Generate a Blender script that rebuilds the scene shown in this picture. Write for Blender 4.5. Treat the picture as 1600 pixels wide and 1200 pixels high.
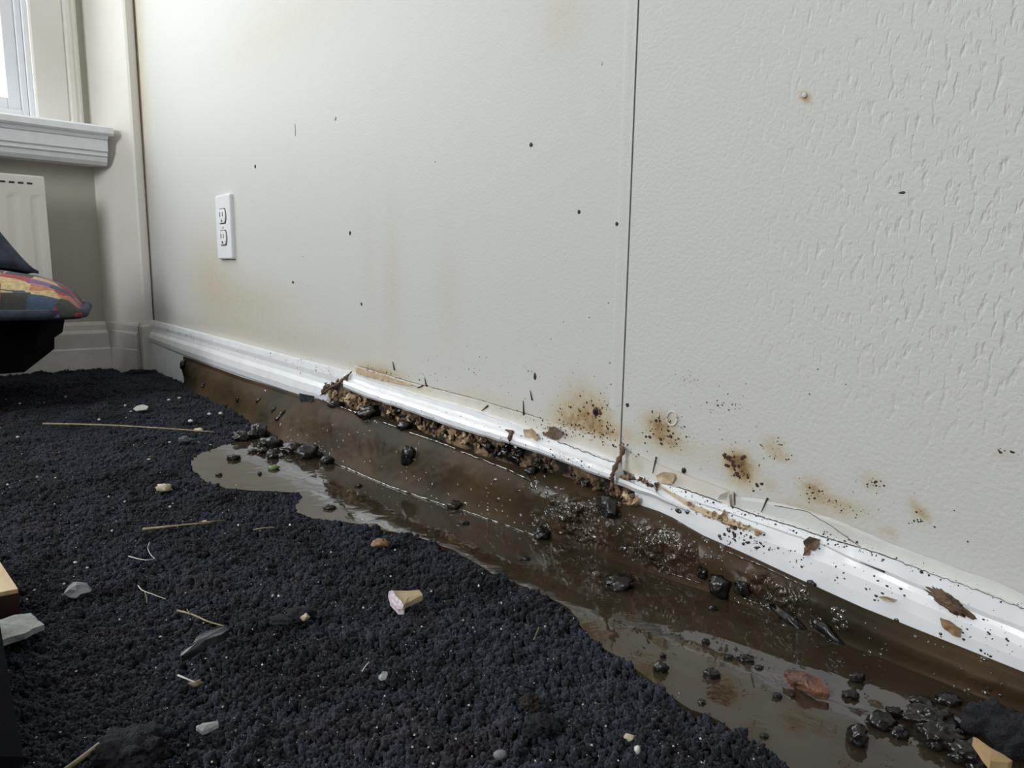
import bpy, bmesh, math, random
import numpy as np
from mathutils import Vector, Matrix, noise
from mathutils.bvhtree import BVHTree

for o in list(bpy.data.objects):
    bpy.data.objects.remove(o)
scene = bpy.context.scene
COL = scene.collection

# ------------------------------------------------------------------ camera
FPX = 1096.0
CAM = np.array([1.838, -0.495, 0.26])
ROT = np.array([[0.6686103936679608, 0.1263673644032446, -0.732796991460085],
                [0.7434589541655717, -0.09354712245236048, 0.6622067043997041],
                [0.015130266032311154, -0.9875627702048415, -0.15649552694927363]])
cd = bpy.data.cameras.new('camera')
cam = bpy.data.objects.new('camera', cd)
COL.objects.link(cam)
r, d, fw = ROT[:, 0], ROT[:, 1], ROT[:, 2]
cam.matrix_world = Matrix(((r[0], -d[0], -fw[0], CAM[0]), (r[1], -d[1], -fw[1], CAM[1]),
                           (r[2], -d[2], -fw[2], CAM[2]), (0, 0, 0, 1)))
cd.sensor_width = 36.0
cd.lens = 36.0 * FPX / 1600.0
cd.clip_start = 0.01
scene.camera = cam

# ------------------------------------------------------------------ world, light, exposure
world = bpy.data.worlds.new('sky')
scene.world = world
world.use_nodes = True
bg = world.node_tree.nodes['Background']
bg.inputs[0].default_value = (0.93, 0.97, 1.0, 1)
bg.inputs[1].default_value = 3.0


def area(name, loc, direction, sx, sy, power, col):
    l = bpy.data.lights.new(name, 'AREA')
    l.shape = 'RECTANGLE'
    l.size, l.size_y, l.energy, l.color = sx, sy, power, col
    o = bpy.data.objects.new(name, l)
    COL.objects.link(o)
    o.location = loc
    o.rotation_euler = Vector(direction).to_track_quat('-Z', 'Y').to_euler()
    return o


area('daylight_window_left', (-0.170, -0.775, 1.24), (1, 0, 0), 1.10, 1.26, 15.5, (1.0, 0.985, 0.95))
area('fill_light_back', (1.55, -3.0, 1.4), (0.0, 1, -0.16), 1.0, 0.95, 38.0, (0.95, 0.975, 1.0))  # added fill from an unseen opening, sized for glints and wall brightness
vs = scene.view_settings
vs.view_transform = 'Standard'
vs.look = 'None'
vs.gamma = 1.0
vs.use_curve_mapping = False
vs.exposure = 0.15

# ------------------------------------------------------------------ helpers
def ray(px, py):
    return ROT @ np.array([px - 800.0, py - 600.0, FPX])


def W(px, py, y0=0.0):      # a point of the long wall side, at depth y0
    v = ray(px, py)
    return CAM + v * ((y0 - CAM[1]) / v[1])


def F(px, py, z0=0.0):      # a point at height z0 above the floor
    v = ray(px, py)
    return CAM + v * ((z0 - CAM[2]) / v[2])


def L(px, py, x0=0.0):      # a point of the window wall side
    v = ray(px, py)
    return CAM + v * ((x0 - CAM[0]) / v[0])


def pxsize(p):              # metres per pixel of the photograph at a point
    return float((np.array(p) - CAM) @ ROT[:, 2]) / FPX


def pl(points, x):          # polyline y(x), extrapolated
    P = points
    if x <= P[0][0]:
        a, b = P[0], P[1]
    elif x >= P[-1][0]:
        a, b = P[-2], P[-1]
    else:
        for a, b in zip(P[:-1], P[1:]):
            if a[0] <= x <= b[0]:
                break
    return a[1] + (b[1] - a[1]) * (x - a[0]) / (b[0] - a[0])


def nz(p, s, seed=0.0):
    return noise.noise(Vector((p[0] * s + seed, p[1] * s + seed * 1.7, p[2] * s - seed)))


def fbm(p, s, octv=4, seed=0.0):
    a, t = 1.0, 0.0
    for i in range(octv):
        t += a * nz(p, s, seed + i * 7.3)
        s *= 2.1
        a *= 0.5
    return t


def link(o, parent=None):
    COL.objects.link(o)
    if parent is not None:
        o.parent = parent
        o.matrix_parent_inverse = Matrix.Identity(4)
        q = parent
        while q is not None:
            o.location = Vector(o.location) - Vector(q.location)
            q = q.parent
    return o


def mesh(name, verts, faces, mat, parent=None, smooth=False, origin=None):
    me = bpy.data.meshes.new(name)
    if origin is None:
        a = np.array([tuple(v) for v in verts])
        origin = ((a[:, 0].min() + a[:, 0].max()) / 2, (a[:, 1].min() + a[:, 1].max()) / 2, a[:, 2].min())
    ov = Vector(tuple(float(c) for c in origin))
    me.from_pydata([tuple(Vector(tuple(v)) - ov) for v in verts], [], [tuple(int(i) for i in f) for f in faces])
    me.materials.append(mat)
    if smooth:
        me.polygons.foreach_set('use_smooth', [True] * len(me.polygons))
    me.update()
    o = bpy.data.objects.new(name, me)
    o.location = ov
    return link(o, parent)


def fixn(o):
    bm = bmesh.new()
    bm.from_mesh(o.data)
    bmesh.ops.recalc_face_normals(bm, faces=bm.faces)
    bm.to_mesh(o.data)
    bm.free()
    return o


def empty(name, loc):
    o = bpy.data.objects.new(name, None)
    o.empty_display_size = 0.05
    o.location = Vector(tuple(float(c) for c in loc))
    COL.objects.link(o)
    return o


def tag(o, label, cat, group=None, kind=None):
    o['label'] = label
    o['category'] = cat
    if group:
        o['group'] = group
    if kind:
        o['kind'] = kind
    return o


def box(name, lo, hi, mat, parent=None, bevel=0.0, seg=2, rotz=0.0):
    lo, hi = Vector(lo), Vector(hi)
    c = (lo + hi) / 2
    bm = bmesh.new()
    bmesh.ops.create_cube(bm, size=1.0)
    for v in bm.verts:
        v.co = Vector((v.co.x * (hi.x - lo.x), v.co.y * (hi.y - lo.y), v.co.z * (hi.z - lo.z)))
    if bevel > 0:
        bmesh.ops.bevel(bm, geom=list(bm.edges), offset=bevel, segments=seg, profile=0.5, affect='EDGES')
    me = bpy.data.meshes.new(name)
    bm.to_mesh(me)
    bm.free()
    me.materials.append(mat)
    o = bpy.data.objects.new(name, me)
    o.location = c
    o.rotation_euler.z = rotz
    return link(o, parent)


def gridfaces(n, m, off=0, closed=False):
    fs = []
    for i in range(n - 1):
        for j in range(m - 1 + (1 if closed else 0)):
            j2 = (j + 1) % m
            fs.append((off + i * m + j, off + (i + 1) * m + j, off + (i + 1) * m + j2, off + i * m + j2))
    return fs


# ------------------------------------------------------------------ materials
def mat(name, col, rough=0.6, spec=0.5, noise_col=None, nscale=20.0, nfac=1.0, bump=0.0, bscale=60.0, bdist=0.002,
        metal=0.0, coat=0.0, rough2=None, stretch=None, ndetail=4.0, ramp=(0.35, 0.65)):
    m = bpy.data.materials.new(name)
    m.use_nodes = True
    nt = m.node_tree
    b = nt.nodes['Principled BSDF']
    b.inputs['Base Color'].default_value = (*col, 1)
    b.inputs['Roughness'].default_value = rough
    b.inputs['Specular IOR Level'].default_value = spec
    b.inputs['Metallic'].default_value = metal
    b.inputs['Coat Weight'].default_value = coat
    b.inputs['Coat Roughness'].default_value = 0.05
    geo = nt.nodes.new('ShaderNodeNewGeometry')
    vec = geo.outputs['Position']
    if stretch:
        mp = nt.nodes.new('ShaderNodeMapping')
        mp.inputs['Scale'].default_value = stretch
        nt.links.new(vec, mp.inputs['Vector'])
        vec = mp.outputs['Vector']
    if noise_col:
        n = nt.nodes.new('ShaderNodeTexNoise')
        n.inputs['Scale'].default_value = nscale
        n.inputs['Detail'].default_value = ndetail
        nt.links.new(vec, n.inputs['Vector'])
        rp = nt.nodes.new('ShaderNodeValToRGB')
        rp.color_ramp.elements[0].position = ramp[0]
        rp.color_ramp.elements[1].position = ramp[1]
        rp.color_ramp.elements[0].color = (*col, 1)
        c2 = [a + (b_ - a) * nfac for a, b_ in zip(col, noise_col)]
        rp.color_ramp.elements[1].color = (*c2, 1)
        nt.links.new(n.outputs['Fac'], rp.inputs['Fac'])
        nt.links.new(rp.outputs['Color'], b.inputs['Base Color'])
        if rough2 is not None:
            mr = nt.nodes.new('ShaderNodeMapRange')
            mr.inputs['From Min'].default_value = 0.35
            mr.inputs['From Max'].default_value = 0.65
            mr.inputs['To Min'].default_value = rough
            mr.inputs['To Max'].default_value = rough2
            nt.links.new(n.outputs['Fac'], mr.inputs['Value'])
            nt.links.new(mr.outputs['Result'], b.inputs['Roughness'])
    if bump > 0:
        n2 = nt.nodes.new('ShaderNodeTexNoise')
        n2.inputs['Scale'].default_value = bscale
        n2.inputs['Detail'].default_value = 5.0
        nt.links.new(vec, n2.inputs['Vector'])
        bp = nt.nodes.new('ShaderNodeBump')
        bp.inputs['Strength'].default_value = bump
        bp.inputs['Distance'].default_value = bdist
        nt.links.new(n2.outputs['Fac'], bp.inputs['Height'])
        nt.links.new(bp.outputs['Normal'], b.inputs['Normal'])
    return m


def wall_material(name, rough_relief):
    m = mat(name, (0.60, 0.595, 0.57), rough=0.55, spec=0.35)
    nt = m.node_tree
    b = nt.nodes['Principled BSDF']
    geo = next(n for n in nt.nodes if n.type == 'NEW_GEOMETRY')
    at = nt.nodes.new('ShaderNodeAttribute')
    at.attribute_name = 'stain'
    n = nt.nodes.new('ShaderNodeTexNoise')
    n.inputs['Scale'].default_value = 3.0
    nt.links.new(geo.outputs['Position'], n.inputs['Vector'])
    base = nt.nodes.new('ShaderNodeMixRGB')
    base.inputs[1].default_value = (0.615, 0.605, 0.585, 1)
    base.inputs[2].default_value = (0.60, 0.60, 0.56, 1)
    nt.links.new(n.outputs['Fac'], base.inputs[0])
    n3 = nt.nodes.new('ShaderNodeTexNoise')
    n3.inputs['Scale'].default_value = 130.0
    n3.inputs['Detail'].default_value = 6.0
    nt.links.new(geo.outputs['Position'], n3.inputs['Vector'])
    mul = nt.nodes.new('ShaderNodeMath')
    mul.operation = 'MULTIPLY'
    mr = nt.nodes.new('ShaderNodeMapRange')
    mr.inputs['From Min'].default_value = 0.25
    mr.inputs['From Max'].default_value = 0.7
    mr.inputs['To Min'].default_value = 0.55
    mr.inputs['To Max'].default_value = 1.2
    nt.links.new(n3.outputs['Fac'], mr.inputs['Value'])
    nt.links.new(mr.outputs['Result'], mul.inputs[0])
    nt.links.new(at.outputs['Fac'], mul.inputs[1])
    rp = nt.nodes.new('ShaderNodeValToRGB')
    cr = rp.color_ramp
    cr.elements[0].position = 0.0
    cr.elements[0].color = (1, 1, 1, 1)
    cr.elements[1].position = 1.0
    cr.elements[1].color = (0.13, 0.065, 0.025, 1)
    e = cr.elements.new(0.3)
    e.color = (0.86, 0.74, 0.55, 1)
    e = cr.elements.new(0.6)
    e.color = (0.55, 0.37, 0.19, 1)
    nt.links.new(mul.outputs[0], rp.inputs['Fac'])
    mx = nt.nodes.new('ShaderNodeMixRGB')
    mx.blend_type = 'MULTIPLY'
    mx.inputs[0].default_value = 1.0
    nt.links.new(base.outputs[0], mx.inputs[1])
    nt.links.new(rp.outputs['Color'], mx.inputs[2])
    nt.links.new(mx.outputs[0], b.inputs['Base Color'])
    # roller texture everywhere, diagonal dents where rough_relief
    fine = nt.nodes.new('ShaderNodeTexNoise')
    fine.inputs['Scale'].default_value = 330.0
    fine.inputs['Detail'].default_value = 3.0
    nt.links.new(geo.outputs['Position'], fine.inputs['Vector'])
    b1 = nt.nodes.new('ShaderNodeBump')
    b1.inputs['Strength'].default_value = 0.35 if rough_relief else 0.2
    b1.inputs['Distance'].default_value = 0.0012
    nt.links.new(fine.outputs['Fac'], b1.inputs['Height'])
    last = b1
    if rough_relief:
        mp = nt.nodes.new('ShaderNodeMapping')
        mp.inputs['Rotation'].default_value = (0, math.radians(33), 0)
        mp.inputs['Scale'].default_value = (1.0, 1.0, 0.34)
        nt.links.new(geo.outputs['Position'], mp.inputs['Vector'])
        d = nt.nodes.new('ShaderNodeTexNoise')
        d.inputs['Scale'].default_value = 230.0
        d.inputs['Detail'].default_value = 2.0
        nt.links.new(mp.outputs['Vector'], d.inputs['Vector'])
        mr2 = nt.nodes.new('ShaderNodeMapRange')
        mr2.inputs['From Min'].default_value = 0.54
        mr2.inputs['From Max'].default_value = 0.72
        nt.links.new(d.outputs['Fac'], mr2.inputs['Value'])
        ba = nt.nodes.new('ShaderNodeAttribute')
        ba.attribute_name = 'dents'
        mu = nt.nodes.new('ShaderNodeMath')
        mu.operation = 'MULTIPLY'
        nt.links.new(mr2.outputs['Result'], mu.inputs[0])
        nt.links.new(ba.outputs['Fac'], mu.inputs[1])
        b2 = nt.nodes.new('ShaderNodeBump')
        b2.invert = True
        b2.inputs['Strength'].default_value = 0.5
        b2.inputs['Distance'].default_value = 0.0014
        nt.links.new(mu.outputs[0], b2.inputs['Height'])
        nt.links.new(b1.outputs['Normal'], b2.inputs['Normal'])
        last = b2
    nt.links.new(last.outputs['Normal'], b.inputs['Normal'])
    return m


M = {}
M['wall_smooth'] = wall_material('painted_drywall', False)
M['wall_rough'] = wall_material('textured_drywall', True)
M['paint_edge'] = mat('peeling_paint', (0.63, 0.615, 0.58), 0.5, noise_col=(0.60, 0.55, 0.46), nscale=45, bump=0.35, bscale=180, bdist=0.001)
M['left_wall'] = mat('taupe_wall', (0.45, 0.42, 0.36), 0.7, bump=0.15, bscale=300, bdist=0.001)
M['cream'] = mat('cream_paint', (0.80, 0.78, 0.73), 0.5, noise_col=(0.76, 0.73, 0.66), nscale=7)
M['white_gloss'] = mat('white_gloss_paint', (0.85, 0.87, 0.90), 0.25, noise_col=(0.80, 0.81, 0.83), nscale=40, bump=0.06, bscale=150, bdist=0.001)
M['old_white'] = mat('old_white_paint', (0.70, 0.67, 0.63), 0.4, noise_col=(0.64, 0.60, 0.55), nscale=30, bump=0.1, bscale=120, bdist=0.001)
M['vinyl'] = mat('white_vinyl', (0.8, 0.82, 0.86), 0.3)
M['radiator'] = mat('radiator_enamel', (0.68, 0.66, 0.60), 0.35)
M['plastic'] = mat('outlet_plastic', (0.82, 0.83, 0.86), 0.3)
M['slot'] = mat('dark_slot', (0.02, 0.02, 0.025), 0.6)
M['dark_gap'] = mat('dark_cavity', (0.014, 0.011, 0.009), 0.9)
M['ceiling'] = mat('ceiling_paint', (0.72, 0.72, 0.70), 0.8)
M['room'] = mat('room_wall_paint', (0.42, 0.40, 0.37), 0.8)
M['floor'] = mat('carpet_backing', (0.010, 0.010, 0.014), 0.95, bump=0.8, bscale=250, bdist=0.004)
M['core'] = mat('crumbling_core', (0.30, 0.20, 0.11), 0.9, noise_col=(0.02, 0.014, 0.010), nscale=70, bump=0.9, bscale=230, bdist=0.004, ramp=(0.40, 0.55))
M['crumb'] = mat('tan_crumb', (0.50, 0.36, 0.21), 0.85, noise_col=(0.24, 0.15, 0.08), nscale=130, bump=0.6, bscale=400, bdist=0.002)
M['paper'] = mat('tan_paper', (0.58, 0.47, 0.32), 0.75, noise_col=(0.40, 0.29, 0.17), nscale=70, bump=0.4, bscale=260, bdist=0.001)
M['dry_mud'] = mat('dry_brown_mud', (0.085, 0.05, 0.03), 0.75, noise_col=(0.17, 0.105, 0.065), nscale=110, bump=0.7, bscale=320, bdist=0.002)
M['clump'] = mat('wet_black_mud', (0.006, 0.0055, 0.005), 0.13, spec=0.5, noise_col=(0.016, 0.013, 0.010), nscale=130, bump=0.25, bscale=260, bdist=0.002, rough2=0.35)
M['speck'] = mat('dark_speck', (0.022, 0.016, 0.012), 0.6, noise_col=(0.05, 0.03, 0.018), nscale=60)
M['mould'] = mat('brown_mould', (0.07, 0.035, 0.012), 0.8, noise_col=(0.03, 0.018, 0.01), nscale=60)
M['straw'] = mat('dry_straw', (0.33, 0.28, 0.15), 0.6, noise_col=(0.20, 0.16, 0.08), nscale=120)
M['pale_fibre'] = mat('pale_fibre', (0.62, 0.57, 0.50), 0.5)
M['twig'] = mat('olive_twig', (0.17, 0.14, 0.06), 0.7, noise_col=(0.07, 0.055, 0.03), nscale=150)
M['plaster'] = mat('grey_plaster', (0.36, 0.38, 0.37), 0.8, noise_col=(0.25, 0.27, 0.26), nscale=90, bump=0.6, bscale=220, bdist=0.002)
M['white_chip'] = mat('white_chip', (0.62, 0.62, 0.60), 0.6, noise_col=(0.5, 0.49, 0.46), nscale=200)
M['grit'] = mat('white_grit', (0.60, 0.60, 0.58), 0.3)
M['cream_stone'] = mat('cream_stone', (0.60, 0.53, 0.38), 0.7, noise_col=(0.42, 0.34, 0.21), nscale=160, bump=0.5, bscale=300, bdist=0.002)
M['brown_stone'] = mat('brown_stone', (0.30, 0.18, 0.09), 0.7, noise_col=(0.17, 0.09, 0.045), nscale=200, bump=0.5, bscale=300, bdist=0.002)
M['grey_stone'] = mat('grey_stone', (0.13, 0.135, 0.15), 0.65, noise_col=(0.24, 0.25, 0.27), nscale=60, bump=0.5, bscale=200, bdist=0.002)
M['dark_stone'] = mat('dark_stone', (0.022, 0.022, 0.028), 0.55, noise_col=(0.05, 0.05, 0.058), nscale=90, bump=0.6, bscale=240, bdist=0.002)
M['slate'] = mat('dark_slate', (0.022, 0.027, 0.03), 0.35, noise_col=(0.045, 0.05, 0.055), nscale=120, bump=0.4, bscale=260, bdist=0.001)
M['tile_tan'] = mat('shard_glaze', (0.52, 0.40, 0.24), 0.35, noise_col=(0.44, 0.33, 0.2), nscale=60)
M['tile_break'] = mat('shard_broken_edge', (0.62, 0.46, 0.52), 0.4, noise_col=(0.8, 0.74, 0.78), nscale=420, bump=0.8, bscale=500, bdist=0.002)
M['bark'] = mat('red_brown_bark', (0.24, 0.105, 0.055), 0.5, noise_col=(0.05, 0.022, 0.018), nscale=85, bump=0.9, bscale=260, bdist=0.003)
M['wood'] = mat('pale_wood', (0.52, 0.36, 0.19), 0.5, noise_col=(0.44, 0.29, 0.14), nscale=40, stretch=(1, 6, 1))
M['wood_dark'] = mat('dark_wood_edge', (0.03, 0.012, 0.01), 0.5)
M['black'] = mat('black_fabric', (0.003, 0.003, 0.004), 0.95, spec=0.03)
M['fluff'] = mat('dark_fluff', (0.010, 0.010, 0.014), 0.95, noise_col=(0.02, 0.02, 0.026), nscale=300, bump=1.0, bscale=700, bdist=0.003)
M['tuft'] = mat('brown_fluff', (0.045, 0.03, 0.022), 0.95, noise_col=(0.015, 0.012, 0.01), nscale=200, bump=1.0, bscale=600, bdist=0.003)
M['bubble'] = mat('mud_bubble', (0.075, 0.052, 0.03), 0.08, spec=0.8)
M['green'] = mat('green_seed', (0.10, 0.16, 0.03), 0.3)
M['navy'] = mat('navy_cloth', (0.010, 0.014, 0.03), 0.8, noise_col=(0.03, 0.04, 0.07), nscale=60, bump=0.5, bscale=500)


def mud_material():
    m = mat('wet_brown_mud', (0.062, 0.038, 0.020), 0.5, spec=0.5, noise_col=(0.026, 0.020, 0.011), nscale=11, ndetail=6, ramp=(0.36, 0.66))
    nt = m.node_tree
    b = nt.nodes['Principled BSDF']
    geo = next(n for n in nt.nodes if n.type == 'NEW_GEOMETRY')
    at = nt.nodes.new('ShaderNodeAttribute')
    at.attribute_name = 'splash'                  # how wet and churned the sludge is
    mr = nt.nodes.new('ShaderNodeMapRange')
    mr.inputs['From Min'].default_value = 0.15
    mr.inputs['From Max'].default_value = 0.8
    mr.inputs['To Min'].default_value = 0.48
    mr.inputs['To Max'].default_value = 0.08
    nt.links.new(at.outputs['Fac'], mr.inputs['Value'])
    nt.links.new(mr.outputs['Result'], b.inputs['Roughness'])
    mr3 = nt.nodes.new('ShaderNodeMapRange')
    mr3.inputs['From Min'].default_value = 0.15
    mr3.inputs['From Max'].default_value = 0.8
    mr3.inputs['To Min'].default_value = 0.10
    mr3.inputs['To Max'].default_value = 0.75
    nt.links.new(at.outputs['Fac'], mr3.inputs['Value'])
    nt.links.new(mr3.outputs['Result'], b.inputs['Specular IOR Level'])
    n1 = nt.nodes.new('ShaderNodeTexNoise')
    n1.inputs['Scale'].default_value = 130
    n1.inputs['Detail'].default_value = 5
    nt.links.new(geo.outputs['Position'], n1.inputs['Vector'])
    bp = nt.nodes.new('ShaderNodeBump')
    bp.inputs['Strength'].default_value = 0.12
    bp.inputs['Distance'].default_value = 0.002
    nt.links.new(n1.outputs['Fac'], bp.inputs['Height'])
    n2 = nt.nodes.new('ShaderNodeTexNoise')       # churned wet ripples where the sludge was splashed
    n2.inputs['Scale'].default_value = 62
    n2.inputs['Detail'].default_value = 1.5
    n2.inputs['Distortion'].default_value = 1.5
    nt.links.new(geo.outputs['Position'], n2.inputs['Vector'])
    pw = nt.nodes.new('ShaderNodeMath')
    pw.operation = 'POWER'
    pw.inputs[1].default_value = 2.0
    nt.links.new(at.outputs['Fac'], pw.inputs[0])
    mu = nt.nodes.new('ShaderNodeMath')
    mu.operation = 'MULTIPLY'
    nt.links.new(n2.outputs['Fac'], mu.inputs[0])
    nt.links.new(pw.outputs[0], mu.inputs[1])
    b2 = nt.nodes.new('ShaderNodeBump')
    b2.inputs['Strength'].default_value = 1.0
    b2.inputs['Distance'].default_value = 0.012
    nt.links.new(mu.outputs[0], b2.inputs['Height'])
    nt.links.new(bp.outputs['Normal'], b2.inputs['Normal'])
    nt.links.new(b2.outputs['Normal'], b.inputs['Normal'])
    return m


M['glint_mud'] = mat('wet_glint', (0.03, 0.022, 0.015), 0.03, spec=1.0, coat=1.0)  # glossy mud for the rims and beads added to make glints
M['mud'] = mud_material()


def puddle_material():
    m = mat('muddy_water', (0.046, 0.034, 0.021), 0.03, spec=0.85, noise_col=(0.028, 0.019, 0.011), nscale=9, ndetail=6)
    nt = m.node_tree
    b = nt.nodes['Principled BSDF']
    b.inputs['Roughness'].default_value = 0.035
    geo = next(n for n in nt.nodes if n.type == 'NEW_GEOMETRY')
    n1 = nt.nodes.new('ShaderNodeTexNoise')
    n1.inputs['Scale'].default_value = 28
    n1.inputs['Detail'].default_value = 3
    n1.inputs['Distortion'].default_value = 0.6
    nt.links.new(geo.outputs['Position'], n1.inputs['Vector'])
    bp = nt.nodes.new('ShaderNodeBump')
    bp.inputs['Strength'].default_value = 0.12
    bp.inputs['Distance'].default_value = 0.004
    nt.links.new(n1.outputs['Fac'], bp.inputs['Height'])
    nt.links.new(bp.outputs['Normal'], b.inputs['Normal'])
    return m


M['puddle'] = puddle_material()


def carpet_material():
    m = mat('carpet_pile', (0.018, 0.018, 0.028), 0.9, spec=0.2, bump=1.0, bscale=1100, bdist=0.0012)
    nt = m.node_tree
    b = nt.nodes['Principled BSDF']
    b.inputs['Sheen Weight'].default_value = 0.25
    b.inputs['Sheen Roughness'].default_value = 0.5
    b.inputs['Sheen Tint'].default_value = (0.5, 0.5, 0.7, 1)
    geo = next(n for n in nt.nodes if n.type == 'NEW_GEOMETRY')
    n1 = nt.nodes.new('ShaderNodeTexNoise')
    n1.inputs['Scale'].default_value = 11
    n1.inputs['Detail'].default_value = 5
    nt.links.new(geo.outputs['Position'], n1.inputs['Vector'])
    rp = nt.nodes.new('ShaderNodeValToRGB')
    cr = rp.color_ramp
    cr.elements[0].position = 0.30
    cr.elements[0].color = (0.009, 0.010, 0.010, 1)
    cr.elements[1].position = 0.72
    cr.elements[1].color = (0.037, 0.028, 0.038, 1)
    e = cr.elements.new(0.44)
    e.color = (0.017, 0.017, 0.022, 1)
    e = cr.elements.new(0.56)
    e.color = (0.023, 0.029, 0.038, 1)
    nt.links.new(n1.outputs['Fac'], rp.inputs['Fac'])
    nt.links.new(rp.outputs['Color'], b.inputs['Base Color'])
    return m


M['carpet'] = carpet_material()


def glass_material():
    m = bpy.data.materials.new('window_glass')
    m.use_nodes = True
    nt = m.node_tree
    nt.nodes.clear()
    out = nt.nodes.new('ShaderNodeOutputMaterial')
    mix = nt.nodes.new('ShaderNodeMixShader')
    tr = nt.nodes.new('ShaderNodeBsdfTransparent')
    tr.inputs[0].default_value = (0.95, 0.97, 0.97, 1)
    gl = nt.nodes.new('ShaderNodeBsdfGlossy')
    gl.inputs['Roughness'].default_value = 0.02
    mix.inputs[0].default_value = 0.06
    nt.links.new(tr.outputs[0], mix.inputs[1])
    nt.links.new(gl.outputs[0], mix.inputs[2])
    nt.links.new(mix.outputs[0], out.inputs[0])
    return m


M['glass'] = glass_material()


def patchwork_material():
    m = mat('patchwork_cloth', (0.3, 0.1, 0.1), 0.85, bump=0.6, bscale=420, bdist=0.002)
    nt = m.node_tree
    b = nt.nodes['Principled BSDF']
    tc = nt.nodes.new('ShaderNodeTexCoord')
    mp = nt.nodes.new('ShaderNodeMapping')
    mp.inputs['Scale'].default_value = (1, 1, 1)
    nt.links.new(tc.outputs['Object'], mp.inputs['Vector'])
    v = nt.nodes.new('ShaderNodeTexVoronoi')
    v.distance = 'CHEBYCHEV'
    v.inputs['Scale'].default_value = 26
    v.inputs['Randomness'].default_value = 0.55
    nt.links.new(mp.outputs['Vector'], v.inputs['Vector'])
    sep = nt.nodes.new('ShaderNodeSeparateColor')
    nt.links.new(v.outputs['Color'], sep.inputs[0])
    rp = nt.nodes.new('ShaderNodeValToRGB')
    rp.color_ramp.interpolation = 'CONSTANT'
    cols = [(0.0, (0.26, 0.03, 0.04)), (0.18, (0.05, 0.11, 0.19)), (0.36, (0.03, 0.03, 0.025)), (0.5, (0.36, 0.14, 0.07)),
            (0.64, (0.15, 0.07, 0.22)), (0.78, (0.42, 0.32, 0.15)), (0.9, (0.03, 0.06, 0.10))]
    rp.color_ramp.elements[0].color = (*cols[0][1], 1)
    rp.color_ramp.elements[1].position = cols[1][0]
    rp.color_ramp.elements[1].color = (*cols[1][1], 1)
    for p, c in cols[2:]:
        e = rp.color_ramp.elements.new(p)
        e.color = (*c, 1)
    nt.links.new(sep.outputs[0], rp.inputs['Fac'])
    n = nt.nodes.new('ShaderNodeTexNoise')
    n.inputs['Scale'].default_value = 160
    nt.links.new(tc.outputs['Object'], n.inputs['Vector'])
    mx = nt.nodes.new('ShaderNodeMixRGB')
    mx.blend_type = 'OVERLAY'
    mx.inputs[0].default_value = 0.6
    nt.links.new(rp.outputs['Color'], mx.inputs[1])
    nt.links.new(n.outputs['Fac'], mx.inputs[2])
    nt.links.new(mx.outputs[0], b.inputs['Base Color'])
    return m


M['patch'] = patchwork_material()

# ------------------------------------------------------------------ the room shell
ZP = 0.014          # level of the puddle
GZ = 0.019          # top of the carpet pile
XL = -0.11          # plane of the window wall
YS = -0.083         # where the splayed return meets it
floor = box('floor', (-0.5, -3.1, -0.06), (4.2, 0.12, 0.0), M['floor'])
floor['kind'] = 'structure'
ceil = box('ceiling', (-0.5, -3.1, 2.4), (4.2, 0.12, 2.46), M['ceiling'])
ceil['kind'] = 'structure'
wn = box('wall_near', (4.1, -3.1, 0), (4.2, 0.1, 2.4), M['room'])
wn['kind'] = 'structure'
wb = empty('wall_back', (1.6, -3.15, 0))  # unseen wall; its opening is added for the fill light
wb['kind'] = 'structure'
for nm, lo, hi in (('wall_section', (-0.5, -3.2, 0), (1.1, -3.1, 2.4)), ('wall_section', (2.2, -3.2, 0), (4.2, -3.1, 2.4)),
                   ('wall_section', (1.1, -3.2, 0), (2.2, -3.1, 1.0)), ('wall_section', (1.1, -3.2, 2.0), (2.2, -3.1, 2.4))):
    box(nm, lo, hi, M['room'], wb)

# window wall with its opening: right jamb at y=-.19, sill at z=.575
wl = empty('wall_left', (XL, -1.5, 0))
wl['kind'] = 'structure'
OY0, OY1, OZ0, OZ1 = -1.35, -0.175, 0.56, 1.9
for lo, hi in (((XL - 0.16, -3.1, 0), (XL, 0.1, OZ0)), ((XL - 0.16, -3.1, OZ1), (XL, 0.1, 2.4)),
               ((XL - 0.16, OY1, OZ0), (XL, 0.1, OZ1)), ((XL - 0.16, -3.1, OZ0), (XL, OY0, OZ1))):
    box('wall_section', lo, hi, M['left_wall'], wl)
# splayed return and the narrow face next to the corner
sp = [(XL - 0.01, YS - 0.006), (-0.004, -0.024), (0.0, -0.0195), (0.001, 0.02), (XL - 0.01, 0.02)]
vv = [(x, y, z) for z in (0.0, 2.4) for x, y in sp]
n5 = len(sp)
ff = [(i, (i + 1) % n5, n5 + (i + 1) % n5, n5 + i) for i in range(n5)]
wr = mesh('wall_return', vv, ff, M['cream'])
fixn(wr)
wr['kind'] = 'structure'

# window
win = empty('window_1', (XL, -0.76, 0.57))
win['kind'] = 'structure'


def prism_y(name, prof, y0, y1, m, parent, smooth=False):       # profile in (x, z) swept along y
    n = len(prof)
    vv = [(x, y0, z) for x, z in prof] + [(x, y1, z) for x, z in prof]
    ff = [(i, (i + 1) % n, n + (i + 1) % n, n + i) for i in range(n)] + [tuple(range(n)), tuple(range(2 * n - 1, n - 1, -1))]
    return fixn(mesh(name, vv, ff, m, parent))


def prism_z(name, prof, z0, z1, m, parent):                    # profile in (x, y) swept along z
    n = len(prof)
    vv = [(x, y, z0) for x, y in prof] + [(x, y, z1) for x, y in prof]
    ff = [(i, (i + 1) % n, n + (i + 1) % n, n + i) for i in range(n)] + [tuple(range(n)), tuple(range(2 * n - 1, n - 1, -1))]
    return fixn(mesh(name, vv, ff, m, parent))


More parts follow.
